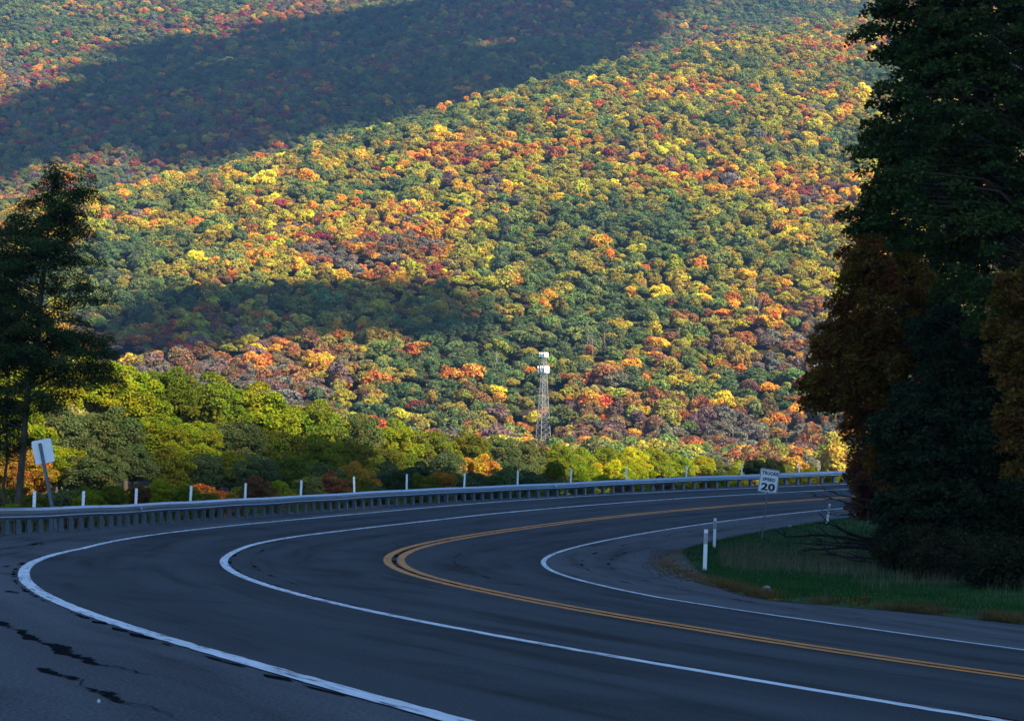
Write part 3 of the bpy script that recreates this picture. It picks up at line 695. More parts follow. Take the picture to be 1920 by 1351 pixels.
# low shrubs right behind the rail
for i, (x, key) in enumerate([(20, 'lime'), (70, 'olive'), (115, 'rust'), (170, 'lime'), (215, 'olive'), (260, 'rust'), (300, 'lime'), (345, 'olive'), (390, 'olive'), (440, 'gold'), (480, 'rust'), (530, 'olive'), (580, 'green'), (625, 'rust'), (665, 'olive'), (700, 'green'), (745, 'deep'), (790, 'olive'), (830, 'gold'), (880, 'deep'), (930, 'green'), (990, 'deep'), (1040, 'olive'), (1090, 'green'), (1130, 'lime'), (1165, 'rust'), (1205, 'yellow'), (1240, 'brown'), (1285, 'yellow'), (1320, 'rust'), (1345, 'lime'), (1375, 'yellow'), (1415, 'deep'), (1445, 'green'), (1475, 'lime'), (1515, 'yellow'), (1545, 'olive')]):
    rd = float(np.interp(x, RAILX, RAILD)); ry = float(np.interp(x, RAILX, RAILY)); h_ = (rng.uniform(8, 42) if x < 1060 else rng.uniform(2, 12))+(24 if 1380 < x < 1450 else 0)
    t = midtree(x, ry-h_, rd+rng.uniform(5, 9), rng.uniform(60, 90)*(1 if x < 900 else .8), key, int(rng.integers(0, 99)), f"{NAMEC[key]} shrub pressed close behind the rail, {ORD[i] if i < 20 else ORD[36-i]} from the {'left' if i < 20 else 'right'} end", .9)
    t.name = 'roadside_shrub'; t['category'] = 'shrub'; t['group'] = 'shrubs behind the guardrail'

# ------------------------------------------------------------------ near trees with boughs
def near_tree(name, label, base, trunk_top, ells, tintc, nb, per, leaf, blen=(.7, 1.2), width=.4, flat=.16, droop=.25, r0=.16, seed=1, parts='tree', aspect=1.6, upn=.8, horiz=0.0, limbs=50, kind2=None, edge=.5):
    r = np.random.default_rng(seed); base = Vector(base); C, N, V_ = [], [], []
    t = empty(name, base); tag(t, label, parts)
    tt = Vector(trunk_top)
    mb = MB(); K = 7
    tp = [base.lerp(tt, i/K)+Vector((r.normal(0, .05), r.normal(0, .05), 0))*(1 if 0 < i < K else 0) for i in range(K+1)]
    mb.tube([p-base for p in tp], [r0*(1-.85*(i/K)) for i in range(K+1)], 9)
    mb.build('trunk', MAT['bark'], t, smooth=True)
    lb = MB(); vol = np.array([e[1][0]*e[1][1]*e[1][2] for e in ells])**.7; vol /= vol.sum(); nl = 0
    axis = tt-base
    for k in range(nb):
        c, rd = ells[int(r.choice(len(ells), p=vol))]; d = r.normal(size=3); d /= np.linalg.norm(d)
        q = np.array(c)+d*np.array(rd)*r.uniform(edge, 1)**.6
        zt = min(max((q[2]-.25*np.hypot(q[0]-base.x, q[1]-base.y)-base.z)/max(axis.z, .1), .1), .98); org = np.array(base.lerp(tt, zt))
        out = q-org; ln = np.linalg.norm(out)+1e-6; out = out/ln
        if horiz: out[2] *= (1-horiz); out /= np.linalg.norm(out)
        l = r.uniform(*blen); side = np.cross(out, [0, 0, 1]); side /= np.linalg.norm(side)+1e-6; up = np.cross(side, out)
        m_ = int(per*r.uniform(.6, 1.3)); a = r.uniform(-.55, .5, m_); wd = width*np.sqrt(np.clip(1-(a/.62)**2, .05, 1)); b_ = r.normal(0, .5, m_)*wd
        pts = q+out*(a[:, None]*l)+side*b_[:, None]+up*(r.normal(0, flat, m_)[:, None])
        pts[:, 2] -= droop*((a+.55)**2+(b_/max(width, .1))**2*.5)*l
        lv = r.uniform(0, 1); C.append(pts); V_.append(np.clip(.5+.4*(lv-.5)+r.normal(0, .17, m_), 0, 1))
        nn = r.normal(size=(m_, 3))*.55; nn[:, 2] += upn; nn += out*.15; N.append(nn)
        if nl < limbs or r.uniform() < .25:
            nl += 1; mid = org*.5+q*.5+np.array([0, 0, .12*ln]); rr = r0*(.30 if ln > 1 else .2)*(1-zt*.6)
            lb.tube([Vector(org)-base, Vector(mid)-base, Vector(q)-base, Vector(q+out*l*.4-np.array([0, 0, droop*.6*l]))-base], [rr, rr*.6, rr*.3, .006], 5)
    C = np.concatenate(C)-np.array(base); N = np.concatenate(N); V_ = np.concatenate(V_)
    me = leaf_mesh('crown', C, N, leaf*r.uniform(.7, 1.3, len(C)), V_, [MAT['leaf']], aspect)
    c = link('crown', me, t); c['tint'] = list(tintc); t['tint'] = list(tintc)
    lb.build('limbs', MAT['bark'], t); return t
def ell(px_, py_, d, rx, ry, rdep=None):
    c = W(px_, py_, d); s = F/d; return (tuple(c), (rx/s, (rdep if rdep else rx/s), ry/s))
def gpt(px_, d):
    p = W(px_, 1000, d); S_, O_ = nearest(np.array([p.x]), np.array([p.y])); z = float(ground_z(p.x, p.y)[0])+.3
    return (p.x, p.y, z)
# left: dark feathery evergreen by the sign
d = 69
ells = [ell(118, 325, d, 42, 30), ell(112, 355, d, 60, 34), ell(160, 700, d, 75, 26), ell(0, 800, d, 70, 60), ell(70, 395, d, 80, 40), ell(95, 420, d, 85, 55), ell(60, 470, d, 125, 60), ell(50, 560, d, 150, 62), ell(60, 650, d, 155, 50), ell(150, 640, d, 70, 30), ell(40, 730, d, 120, 55), ell(-40, 560, d, 120, 160), ell(20, 620, d, 100, 100)]
b0 = W(22, 955, d); b0.z = float(ground_z(b0.x, b0.y)[0])
near_tree('evergreen_tree', 'tall dark feathery evergreen leaning over the rail beside the blank sign back', b0, W(104, 325, d), ells, (.040, .064, .020), 440, 430, .085, (.6, 1.25), .40, .10, .22, .15, 3, aspect=2.4, upn=.8, horiz=.35, limbs=90, edge=.3)
b1 = W(2, 965, 71); b1.z = float(ground_z(b1.x, b1.y)[0])
near_tree('evergreen_tree', 'second thinner trunk with sparse dark boughs at the left frame edge', b1, W(18, 700, 71), [ell(-20, 760, 71, 70, 50), ell(-60, 640, 71, 90, 90)], (.030, .042, .016), 40, 300, .09, (.6, 1.2), .35, .06, .15, .09, 5, aspect=2.4, horiz=.5)
# right: the dark wood edge inside the bend
near_tree('maple_tree', 'tall dark green maple reaching out of the picture at upper right', gpt(1960, 63), W(1930, -420, 63), [ell(1800, 20, 63, 170, 130), ell(1790, 200, 63, 165, 130), ell(1770, 370, 63, 160, 120), ell(1900, 120, 63, 190, 300), ell(1850, -220, 63, 250, 200), ell(1690, 60, 63, 85, 60), ell(1680, 300, 63, 70, 70), ell(1660, 400, 63, 70, 50), ell(1880, 480, 63, 150, 150)], (.048, .078, .020), 820, 210, .145, (.7, 1.3), .42, .10, .25, .22, 11, limbs=70)
near_tree('beech_tree', 'rust and orange leaved tree beside the dark maple, over the far bend', gpt(1710, 72), W(1690, 470, 72), [ell(1670, 560, 72, 110, 100), ell(1620, 660, 72, 95, 80), ell(1590, 725, 72, 80, 50), ell(1700, 700, 72, 120, 130), ell(1650, 480, 72, 70, 60), ell(1625, 800, 72, 50, 35), ell(1720, 850, 72, 90, 60)], (.15, .082, .014), 620, 210, .125, (.6, 1.1), .36, .10, .3, .15, 12, limbs=60)
near_tree('dark_tree', 'near black dense evergreen mass in the middle of the right wood', gpt(1780, 68), W(1790, 420, 68), [ell(1830, 620, 68, 110, 120), ell(1775, 810, 68, 140, 110), ell(1775, 950, 68, 125, 95), ell(1870, 850, 68, 160, 220)], (.028, .044, .018), 700, 200, .14, (.7, 1.2), .42, .10, .28, .16, 13, limbs=50)
near_tree('golden_tree', 'golden orange leaved tree at the right frame edge under the maple', gpt(2010, 52), W(1985, 380, 52), [ell(1925, 620, 52, 70, 150), ell(1935, 800, 52, 60, 90)], (.13, .07, .015), 110, 170, .12, (.5, .9), .3, .1, .25, .12, 14)
near_tree('roadside_bush', 'low reddish leaved bush hiding the far end of the road', gpt(1650, 84), W(1650, 860, 84), [ell(1662, 895, 84, 75, 50), ell(1652, 940, 84, 55, 36), ell(1730, 960, 84, 80, 60), ell(1640, 860, 84, 40, 40)], (.12, .06, .025), 330, 170, .115, (.5, .9), .32, .12, .2, .07, 15, 'bush')
near_tree('dark_tree', 'dark tree standing behind the maple deeper in the wood', gpt(1900, 88), W(1880, -150, 88), [ell(1860, 200, 88, 170, 260), ell(1840, 560, 88, 170, 200), ell(1900, 800, 88, 150, 180), ell(1780, 300, 88, 90, 150)], (.022, .034, .012), 520, 150, .22, (.9, 1.6), .6, .15, .25, .2, 16)
wood = [o for o in list(col.objects) if o.type == 'EMPTY' and o.name.split('.')[0] in ('dark_tree', 'maple_tree')]
for k, (dx_, dy_, a_, lb_) in enumerate([(6.5, 9, 1.3, 'dark tree continuing the wood past the right frame edge, nearest the verge'), (10, 22, 2.6, 'dark tree continuing the wood past the right frame edge, deeper in'), (15, 13, 4.0, 'dark tree continuing the wood past the right frame edge, farthest right')]):
    src = wood[(k+1) % len(wood)]; t = src.copy(); col.objects.link(t); b_ = W(1850, 1000, 64); t.location = (b_.x+dx_, b_.y+dy_, float(ground_z(b_.x+dx_, b_.y+dy_)[0])); t.rotation_euler.z = a_
    t.name = 'dark_tree'; t['label'] = lb_
    for ch_ in src.children:
        c_ = ch_.copy(); col.objects.link(c_); c_.parent = t
for k, (bx, by, dd_, rx, ry) in enumerate([(1735, 1032, 66, 85, 42), (1820, 1055, 60, 120, 50), (1910, 1080, 54, 90, 60), (1700, 1018, 72, 55, 28)]):
    g = gpt(bx, dd_)
    near_tree('undergrowth_bush', ['dark tangled bush at the wood foot behind the fallen limbs', 'broad dark bush at the wood foot, middle of the right verge', 'dark bush at the wood foot nearest the right frame edge', 'small dark bush at the wood foot closest to the speed sign'][k], g, W(bx, by-ry, dd_), [ell(bx, by, dd_, rx, ry)], (.030, .032, .014), 230, 120, .10, (.4, .9), .3, .12, .1, .05, 20+k, 'bush')

# ------------------------------------------------------------------ guardrail
rail = empty('guardrail', road(60, float(go(60))).tolist()); tag(rail, 'galvanised steel W beam guardrail on closely set posts round the outer bend', 'guardrail')
RB = Vector(rail.location)
prof = [(0, .158), (-.095, .108), (-.105, .090), (-.01, .000), (-.01, -.018), (-.095, -.068), (-.105, -.086), (-.095, -.105), (-.02, -.150), (0, -.158)]
prof = [(a*1.05, b_) for a, b_ in prof]
def arc_stations(s0, s1, step):
    s = s0; out = [s]
    while s < s1:
        p = road(s, float(go(s))); q = road(s+.5, float(go(s+.5))); s += step*.5/float(np.linalg.norm(q-p)); out.append(s)
    return out
ST = arc_stations(8, 112, .942)
def railframe(s):
    p = Vector(road(s, float(go(s)))); q = Vector(road(s+.3, float(go(s+.3)))); t = (q-p).normalized(); nrm = Vector((-t.y, t.x, 0)).normalized(); return p, t, nrm
i = 0
while i < len(ST)-4:
    mb = MB(); vs = []; ns_ = 13
    for k in range(ns_):
        s = ST[i]+(ST[min(i+4, len(ST)-1)]+.12-ST[i])*k/(ns_-1); p, t, nr = railframe(s); hgt = .57+.008*sin(s*.9)
        off = .006 if k == 0 else 0
        vs += [p-RB+nr*(a-.16-off)+Vector((0, 0, hgt+z)) for a, z in prof]
        vs += [p-RB+nr*(a-.155-off)+Vector((0, 0, hgt+z)) for a, z in prof[::-1]]
    n2 = len(prof)*2
    f = [(k*n2+j, k*n2+(j+1) % n2, (k+1)*n2+(j+1) % n2, (k+1)*n2+j) for k in range(ns_-1) for j in range(n2)]
    mb.add(vs, f); mb.build('rail_beam', MAT['steel'], rail); i += 4
mb = MB(); hh = .68
mb.box((0, .0, -.05), (.15, .008, hh*2-.1)); mb.box((0, .15, -.05), (.15, .008, hh*2-.1)); mb.box((0, .075, -.05), (.008, .142, hh*2-.1))
pme = mb.mesh('post', MAT['post_steel'])
mb = MB(); mb.box((0, 0, 0), (.14, .13, .33)); bme = mb.mesh('spacer_block', MAT['post_steel'])
mb = MB()
for zz_ in (-.0,): mb.tube([(0, 0, 0), (0, -.02, 0)], .018, 8)
btm = mb.mesh('bolt', MAT['steel'])
for s in ST:
    p, t, nr = railframe(s); a = math.atan2(t.y, t.x)
    po = link('post', pme, rail, p-RB+nr*.0); po.rotation_euler.z = a
    q = link('spacer_block', bme, po, (0, -.075, .56))
    q = link('bolt', btm, po, (0, -.16, .57))
for s in (41.3, 81.5):
    p, t, nr = railframe(s); mb = MB(); c = -nr*.26
    v = [c+t*.0+Vector((0, 0, .56+.06)), c+t*.0+Vector((0, 0, .56-.06)), c-t*.10-nr*.09+Vector((0, 0, .56-.03)), c-t*.1+Vector((0, 0, .56+.05))]
    w_ = [x-nr*.004 for x in v]; mb.add(v+w_, [(0, 1, 2, 3), (7, 6, 5, 4), (0, 4, 5, 1), (1, 5, 6, 2), (2, 6, 7, 3), (3, 7, 4, 0)]); mb.build('reflector', MAT['plastic'], rail, p-RB)

# white flexible marker posts
def marker_mesh(h, w, refl):
    mb = MB(); mb.box((0, 0, h/2), (w, .022, h)); mb.box((-w*.46, .012, h/2), (w*.08, .02, h-.02)); mb.box((w*.46, .012, h/2), (w*.08, .02, h-.02))
    for k in range(6):
        pass
    return mb.mesh('marker_body', MAT['plastic'])
body_far = marker_mesh(1.17, .088, False); body_near = marker_mesh(1.26, .105, True)
mb = MB(); mb.tube([(-.044, 0, 0), (.044, 0, 0)], .014, 8); cap_far = mb.mesh('rounded_top', MAT['plastic'], True)
mb = MB(); mb.box((0, 0, 0), (.098, .004, .30)); sheet = mb.mesh('reflective_sheet', MAT['reflector'])
mb = MB(); mb.box((0, 0, 0), (.105, .024, .05)); topcap = mb.mesh('top_cap', MAT['plastic'])
TOPY = [921, 921, 916, 911, 906, 901, 894, 889, 887, 883, 880, 876, 873, 871, 868]
for i, x in enumerate(DELX+[1611]):
    s_ = [33.3, 37.1, 41.8, 47.1, 52.5, 58.1, 63.6, 68.8, 74.2, 78.8, 83.1, 87.5, 91.7, 95.2, 98.7, 102.2][i]
    p, t, nr = railframe(s_); p = p+nr*.10+Vector((0, 0, .42))
    o = empty('marker_post', p); yaw = math.atan2(p.y, p.x)-pi/2; o.rotation_euler = (0, radians(random.uniform(-2.5, 2.5)), yaw)
    lab = f"white marker post behind the guardrail, {ORD[i]} from the left" if i < 15 else 'white marker post half hidden by the right bush past the rail end'
    tag(o, lab, 'marker post', 'white marker posts along the guardrail')
    b_ = link('marker_body', body_far, o, (0, 0, 0)); b_.scale = (1, 1, .64); top = .75; 
    if i < 15:
        q = W(x, TOPY[i], (p-Vector((0, 0, CAMH))).dot(F0)); k = (q.z-p.z)/1.17; b_.scale = (1, 1, k); top = 1.17*k
    link('rounded_top', cap_far, o, (0, 0, top))
for (bx, by, tx, ty, lab) in [(1321, 1078, 1324, 992, 'nearest white marker post with grey reflective sheet at the grass tip'), (1339, 1031, 1341, 971, 'white marker post with grey sheet just behind the nearest one'), (1550, 984, 1556, 944, 'leaning white marker post beside the far bush')]:
    s_, o_f = inv(bx, by); p = Vector(road(s_, o_f)); d = (p-Vector((0, 0, CAMH))).dot(F0); q = W(tx, ty, d); ax = (q-p); hgt = ax.length
    o = empty('marker_post', p); tag(o, lab, 'marker post'); yaw = math.atan2(p.y, p.x)-pi/2
    o.rotation_mode = 'QUATERNION'; o.rotation_quaternion = ax.to_track_quat('Z', 'Y') @ Matrix.Rotation(0, 3, 'Z').to_quaternion()
    X_ = Vector((1, 0, 0)); Zx = ax.normalized(); Yx = Zx.cross(X_).normalized(); X_ = Yx.cross(Zx)
    o.rotation_quaternion = Matrix((X_, Yx, Zx)).transposed().to_quaternion()
    b_ = link('marker_body', body_near, o); k = hgt/1.26; b_.scale = (1, 1, k)
    link('reflective_sheet', sheet, o, (0, -.015, hgt-.25)); link('top_cap', topcap, o, (0, 0, hgt-.03))

# ------------------------------------------------------------------ signs
def rounded(w, h, r, y0, y1, n=5):
    pts = []
    for cx, cz, a0 in ((w/2-r, h/2-r, 0), (-w/2+r, h/2-r, 90), (-w/2+r, -h/2+r, 180), (w/2-r, -h/2+r, 270)):
        for k in range(n+1):
            a = radians(a0+90*k/n); pts.append((cx+r*cos(a), cz+r*sin(a)))
    m_ = len(pts); v = [(x, y0, z) for x, z in pts]+[(x, y1, z) for x, z in pts]
    f = [tuple(range(m_)), tuple(range(2*m_-1, m_-1, -1))]+[(k, k+m_, (k+1) % m_+m_, (k+1) % m_) for k in range(m_)]
    return v, f
def ring(w, h, r, t, y, y1):
    v, f = rounded(w, h, r, y, y1); v2, _ = rounded(w-2*t, h-2*t, max(r-t, .005), y, y1); m_ = len(v)//2; V = v[:m_]+v2[:m_]+v[m_:]+v2[m_:]
    F_ = []
    for k in range(m_):
        j = (k+1) % m_; F_ += [(k, j, m_+j, m_+k), (2*m_+k, 3*m_+k, 3*m_+j, 2*m_+j), (k, 2*m_+k, 2*m_+j, j), (m_+k, m_+j, 3*m_+j, 3*m_+k)]
    return V, F_
def text_mesh(s, width, height, weight, spacing=1.0, mat='black', tilt=0):
    cu = bpy.data.curves.new('txt', 'FONT'); cu.body = s; cu.size = 1; cu.offset = weight; cu.extrude = .004; cu.space_character = spacing; cu.align_x = 'CENTER'; cu.resolution_u = 5
    ob = bpy.data.objects.new('txt', cu); col.objects.link(ob); dg = bpy.context.evaluated_depsgraph_get(); dg.update()
    me = bpy.data.meshes.new_from_object(ob.evaluated_get(dg)); bpy.data.objects.remove(ob); bpy.data.curves.remove(cu)
    v = np.array([x.co[:] for x in me.vertices]); mn, mx = v.min(0), v.max(0); sc = np.array([width/(mx[0]-mn[0]), height/(mx[1]-mn[1])])
    for x in me.vertices:
        a = (x.co.x-(mn[0]+mx[0])/2)*sc[0]; b_ = (x.co.y-(mn[1]+mx[1])/2)*sc[1]; x.co = (a, -x.co.z*.5, b_)
    me.materials.clear(); me.materials.append(MAT[mat]); me.update(); return me
def lean_frame(o, ax, facing):
    Z = ax.normalized(); Y = facing-Z*facing.dot(Z); Y.normalize(); X = Y.cross(Z); o.rotation_mode = 'QUATERNION'; o.rotation_quaternion = Matrix((X, Y, Z)).transposed().to_quaternion()
def channel_post(h, w=.075, dpt=.04):
    mb = MB(); mb.box((0, 0, h/2-.2), (w*.5, .006, h+.4)); mb.box((-w*.3, dpt*.4, h/2-.2), (.006, dpt, h+.4)); mb.box((w*.3, dpt*.4, h/2-.2), (.006, dpt, h+.4))
    mb.box((-w*.45, dpt*.85, h/2-.2), (w*.28, .006, h+.4)); mb.box((w*.45, dpt*.85, h/2-.2), (w*.28, .006, h+.4)); return mb
# speed sign
s_, o_f = inv(1428, 1015); p = Vector(road(s_, o_f)); d = (p-Vector((0, 0, CAMH))).dot(F0)
q = W(1441.5, 901, d); ax = q-p
sg = empty('speed_sign', p); tag(sg, 'leaning white TRUCKS SPEED 20 sign on a thin post in the grass', 'road sign')
lean_frame(sg, ax, Vector((0.10, 1, 0)))
channel_post(ax.length+.35, .055, .03).build('post', MAT['post_steel'], sg, (0, .02, 0))
sw, sh = .80, .97
pl = empty('x', (0, 0, 0)); bpy.data.objects.remove(pl)
v, f = rounded(sw, sh, .06, -.004, .0); mb = MB(); mb.add(v, f); plate = mb.build('sign_plate', MAT['sign_white'], sg, (0, -.004, ax.length)); 
plate.rotation_euler.y = radians(1.2)
v, f = ring(sw-.03, sh-.03, .05, .022, -.008, -.0045); mb = MB(); mb.add(v, f); mb.build('border', MAT['black'], plate)
link('lettering', text_mesh('TRUCKS', .66, .15, .045, 1.12), plate, (0.01, -.010, .315))
mb = MB(); rq = random.Random(3)
for k in range(9): mb.box((-.17+k*.034, -.0065, .185+rq.uniform(-.006, .006)), (rq.uniform(.010, .02), .003, rq.uniform(.02, .035)))
tag(mb.build('faded_marks', MAT['faded'], plate), kind='stuff')
link('lettering', text_mesh('SPEED', .52, .14, .045, 1.14), plate, (0, -.010, .055))
link('lettering', text_mesh('20', .58, .31, .04, 1.05), plate, (0, -.010, -.255))
mb = MB(); mb.tube([(0, 0, 0), (0, -.012, 0)], .014, 8); bm_ = mb.mesh('bolt', MAT['steel']); link('bolt', bm_, plate, (0, -.006, .40)); link('bolt', bm_, plate, (0.0, -.006, -.40))
# blank sign back
s_ = 33.6; pb = Vector(road(s_, float(go(s_))+.45)); pb = W(108, 1001, 62.0); d = (pb-Vector((0, 0, CAMH))).dot(F0)
q = W(80.5, 846, d); ax = q-pb
sb = empty('sign_back', pb); tag(sb, 'blank white back of a sign leaning left behind the guardrail', 'road sign'); lean_frame(sb, ax, Vector((0, 1, 0)))
channel_post(ax.length+.26, .085, .04).build('post', MAT['post_steel'], sb, (0.0, -.04, 0)).rotation_euler.y = radians(-1.0)
v, f = rounded(.58, .70, .05, .0, .004); mb = MB(); mb.add(v, f); pp = mb.build('sign_plate', MAT['alu'], sb, (.0, .02, ax.length)); pp.rotation_euler.y = radians(-1)
link('bolt', bm_, pp, (0, -.055, .25)); link('bolt', bm_, pp, (0, -.055, -.2))

# ------------------------------------------------------------------ grass, dry stalks, leaves, branches, stones
def blades(name, pts, hgt, wid, c_mat, lean=.35, label=''):
    n_ = len(pts); P_ = np.array(pts); a = rng.uniform(0, 6.28, n_); l = rng.normal(0, lean, (n_, 2))*hgt[:, None]
    dx = np.stack([np.cos(a), np.sin(a)], -1)*wid[:, None]/2
    A = P_.copy(); A[:, :2] += dx; B = P_.copy(); B[:, :2] -= dx; C = P_.copy(); C[:, :2] += l; C[:, 2] += hgt
    A[:, 2] -= .03; B[:, 2] -= .03
    me = fast_mesh(name, np.stack([A, B, C], 1).reshape(-1, 3), np.arange(n_*3).reshape(-1, 3), [c_mat]); o = link(name, me); tag(o, label, kind='stuff'); return o
def colmat(name, cols, sc=.8, tr=.3):
    m = bpy.data.materials.new(name); m.use_nodes = True; n = m.node_tree; n.nodes.clear(); tc = n.nodes.new('ShaderNodeTexCoord')
    t = noise_node(n, tc.outputs['Object'], sc, 8, .75); r = ramp(n, t.outputs['Fac'], [(.3+.4*i/(len(cols)-1), c) for i, c in enumerate(cols)])
    df = n.nodes.new('ShaderNodeBsdfDiffuse'); trn = n.nodes.new('ShaderNodeBsdfTranslucent'); mx = n.nodes.new('ShaderNodeMixShader'); mx.inputs[0].default_value = tr
    for q in (df, trn): n.links.new(r.outputs[0], q.inputs[0])
    n.links.new(df.outputs[0], mx.inputs[1]); n.links.new(trn.outputs[0], mx.inputs[2]); o = n.nodes.new('ShaderNodeOutputMaterial'); n.links.new(mx.outputs[0], o.inputs[0]); return m
MAT['grass'] = colmat('grass_blades', [(.012, .040, .012), (.020, .075, .018), (.040, .110, .022)], 1.2)
MAT['dry'] = colmat('dry_grass', [(.10, .085, .05), (.20, .17, .11)], 3)
MAT['straw'] = colmat('straw', [(.09, .055, .022), (.20, .13, .05)], 2)
MAT['fallen'] = colmat('fallen_leaves', [(.08, .025, .01), (.20, .07, .012), (.45, .24, .02)], 6)
N_ = 70000; s = rng.uniform(6, 92, N_); u = rng.uniform(0, 1, N_)**1.3; o = ei(s)-.15-1.15*np.exp(-((s-39)/9.)**2)*rng.uniform(.55, 1.05, N_)-u*8.5
pt = road(s, o); zf = vergez(s, o, pt) if False else .1*np.clip((ei(s)-o)/.5, 0, 1)+.05*np.clip(-o-9, 0, 6)
pt[:, 2] += zf+.01
blades('grass', pt, rng.uniform(.05, .17, N_), rng.uniform(.012, .022, N_), MAT['grass'], .4, 'short dark green grass on the verge inside the bend')
pts = []
for k in range(9000):
    s = rng.uniform(24, 62); o = rng.uniform(-12, -5.2)
    if noise.noise(Vector((s*.25, o*.4, 2))) < -.05: continue
    if s < 34 and o > -7.5: continue
    q = road(s, o); q[2] += .1; pts.append(q)
blades('tall_dry_grass', pts, rng.uniform(.25, .62, len(pts)), rng.uniform(.006, .014, len(pts)), MAT['dry'], .18, 'pale tall dry grass standing behind the verge')
pts = []
for k in range(15000):
    s = rng.uniform(7, 38); o = float(ei(s))-abs(rng.normal(0, .28))+.12
    if s > 24 and rng.uniform() < .75: continue
    if noise.noise(Vector((s*.9, 5, 2))) < .02: continue
    q = road(s, o); q[2] += .06; pts.append(q)
blades('straw_grass', pts, rng.uniform(.06, .22, len(pts)), rng.uniform(.01, .02, len(pts)), MAT['straw'], .5, 'straw coloured grass tufts along the asphalt edge')
# fallen leaves
C = []
for k in range(2200):
    s = rng.uniform(7, 55); o = float(ei(s))+rng.normal(-.15, .22)
    if noise.noise(Vector((s*.7, 9, 2))) < .0: continue
    q = road(s, o); C.append((q[0], q[1], q[2]+.10*float(np.clip((ei(s)-o)/.5, 0, 1))+.03))
s0, o0 = inv(1608, 1137)
for k in range(110): q = road(s0+rng.normal(0, .22), o0+rng.normal(0, .12)); C.append((q[0], q[1], q[2]+.08+abs(rng.normal(0, .06))))
C = np.array(C); me = leaf_mesh('fallen_leaves', C, rng.normal(size=C.shape)*.6+[0, 0, 1], rng.uniform(.035, .08, len(C)), rng.uniform(0, 1, len(C)), [MAT['fallen']])
tag(link('fallen_leaves', me), 'yellow and orange leaves drifted along the asphalt edge', kind='stuff')
# stones and gravel at the grass tip
# 12-vertex icosahedra
import bmesh
bm = bmesh.new(); bmesh.ops.create_icosphere(bm, subdivisions=1, radius=1); iv = np.array([x.co[:] for x in bm.verts]); fi = np.array([[q.index for q in p_.verts] for p_ in bm.faces]); bm.free()
V, Fs = [], []
for k in range(2200):
    s = rng.uniform(26, 52); o = float(ei(s))+rng.normal(-.4, .4); q = road(s, o); q[2] += .08*min(max((float(ei(s))-o)/.5, 0), 1); R = rng.uniform(.012, .05)
    V.append(iv*R*rng.uniform(.6, 1.2, 3)+q+[0, 0, .02]); Fs.append(fi+len(iv)*k)
tag(link('gravel', fast_mesh('gravel', np.concatenate(V), np.concatenate(Fs), [MAT['gravel']])), 'loose grey gravel at the tip of the grass', kind='stuff')
def rock(name, label, loc, R, mat, seed, cat='stone'):
    v = IV.copy(); sc_ = 1+.25*np.array([noise.noise(Vector(x)*1.7+Vector((seed, 0, 0))) for x in IV]); v = v*sc_[:, None]*np.array(R)
    o = link(name, fast_mesh(name, v, IF, [mat]), None, loc); tag(o, label, cat); return o
p = Vector(road(*inv(1437, 1118))); rk = rock('stone', 'round dark stone with a paler top at the edge of the grass', p+Vector((0, 0, .10)), (.13, .12, .13), MAT['stone'], 1)
o = rock('pale_top', '', (0, 0, .10), (.09, .08, .03), MAT['pale_stone'], 3); o.parent = rk; o.name = 'pale_top'
for kk in ('label', 'category'):
    if kk in o: del o[kk]
p = Vector(road(*inv(1481, 992))); rock('stone', 'small pale stone on the far side of the grass', p+Vector((0, 0, .15)), (.10, .08, .07), MAT['pale_stone'], 2)
p = Vector(road(*inv(185, 1316))); rock('pebble', 'tiny white pebble on the left pull-off', p+Vector((0, 0, .004)), (.006, .006, .008), MAT['white_stone'], 4)
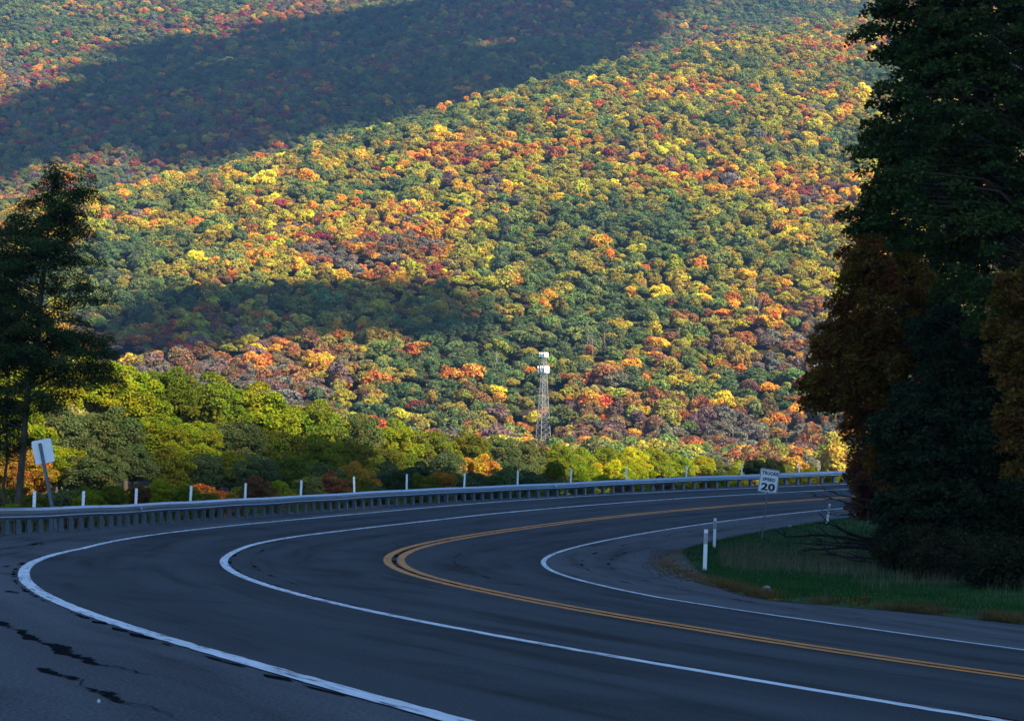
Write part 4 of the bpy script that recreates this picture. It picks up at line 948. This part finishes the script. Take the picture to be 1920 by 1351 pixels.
# dead branches
def branch(pts, r0, parent, seed):
    rr = random.Random(seed); mb = MB(); P_ = []
    for i in range(len(pts)-1):
        for k in range(4): P_.append(pts[i].lerp(pts[i+1], k/4)+Vector((rr.uniform(-.04, .04), rr.uniform(-.04, .04), rr.uniform(-.03, .03))))
    P_.append(pts[-1]); n_ = len(P_); mb.tube(P_, [r0*(1-.85*i/(n_-1)) for i in range(n_)], 6)
    for k in range(7):
        i = rr.randrange(2, n_-1); dr = (P_[i]-P_[i-1]).normalized(); sd = Vector((rr.uniform(-1, 1), rr.uniform(-1, 1), rr.uniform(-.2, .9))); v = (dr+sd*.7).normalized()*rr.uniform(.25, .8)
        mb.tube([P_[i], P_[i]+v*.5+Vector((0, 0, .03)), P_[i]+v], [r0*.3, r0*.2, .004], 4)
    return mb
def dead(name, label, plist, seed, r0=.035):
    base = W(*plist[-1][0] if isinstance(plist[0][0], tuple) else plist[-1]); t = empty(name, base); tag(t, label, 'branch', 'dead branches at the wood edge')
    for j, pl_ in enumerate(plist): branch([W(*q)-base for q in pl_], r0, t, seed*10+j).build('stem', MAT['deadwood'], t)
dead('dead_branch', 'bare dark branch poking over the road from the right bush', [[(1660, 960, 82), (1600, 945, 82), (1560, 935, 82), (1520, 929, 82)]], 1, .05)
dead('dead_branch', 'thin upper bare twig poking out toward the lane', [[(1640, 940, 82), (1580, 930, 82), (1550, 918, 82), (1530, 914, 82)]], 2, .035)
dead('fallen_branch', 'long fallen dead limb reaching left over the grass', [[(1680, 1030, 74), (1600, 1010, 74), (1540, 1003, 74), (1475, 1005, 74), (1458, 997, 74)], [(1660, 1015, 74), (1590, 1000, 74), (1565, 985, 74), (1525, 979, 74)]], 3, .085)
dead('fallen_branch', 'tangled pile of fallen dead limbs lying before the wood', [[(1760, 1040, 70), (1650, 1030, 70), (1560, 1022, 70), (1500, 1018, 70)], [(1740, 1050, 70), (1640, 1045, 70), (1540, 1040, 70)], [(1720, 1030, 72), (1620, 1025, 72), (1530, 1028, 72), (1495, 1035, 72)], [(1700, 1060, 68), (1600, 1050, 68), (1540, 1030, 68)], [(1700, 1010, 72), (1620, 1020, 72), (1520, 1012, 72)]], 4, .08)
dead('dead_branch', 'pale bare twig by the leaning marker post', [[(1600, 965, 84), (1570, 966, 84), (1550, 964, 84)]], 5, .03)
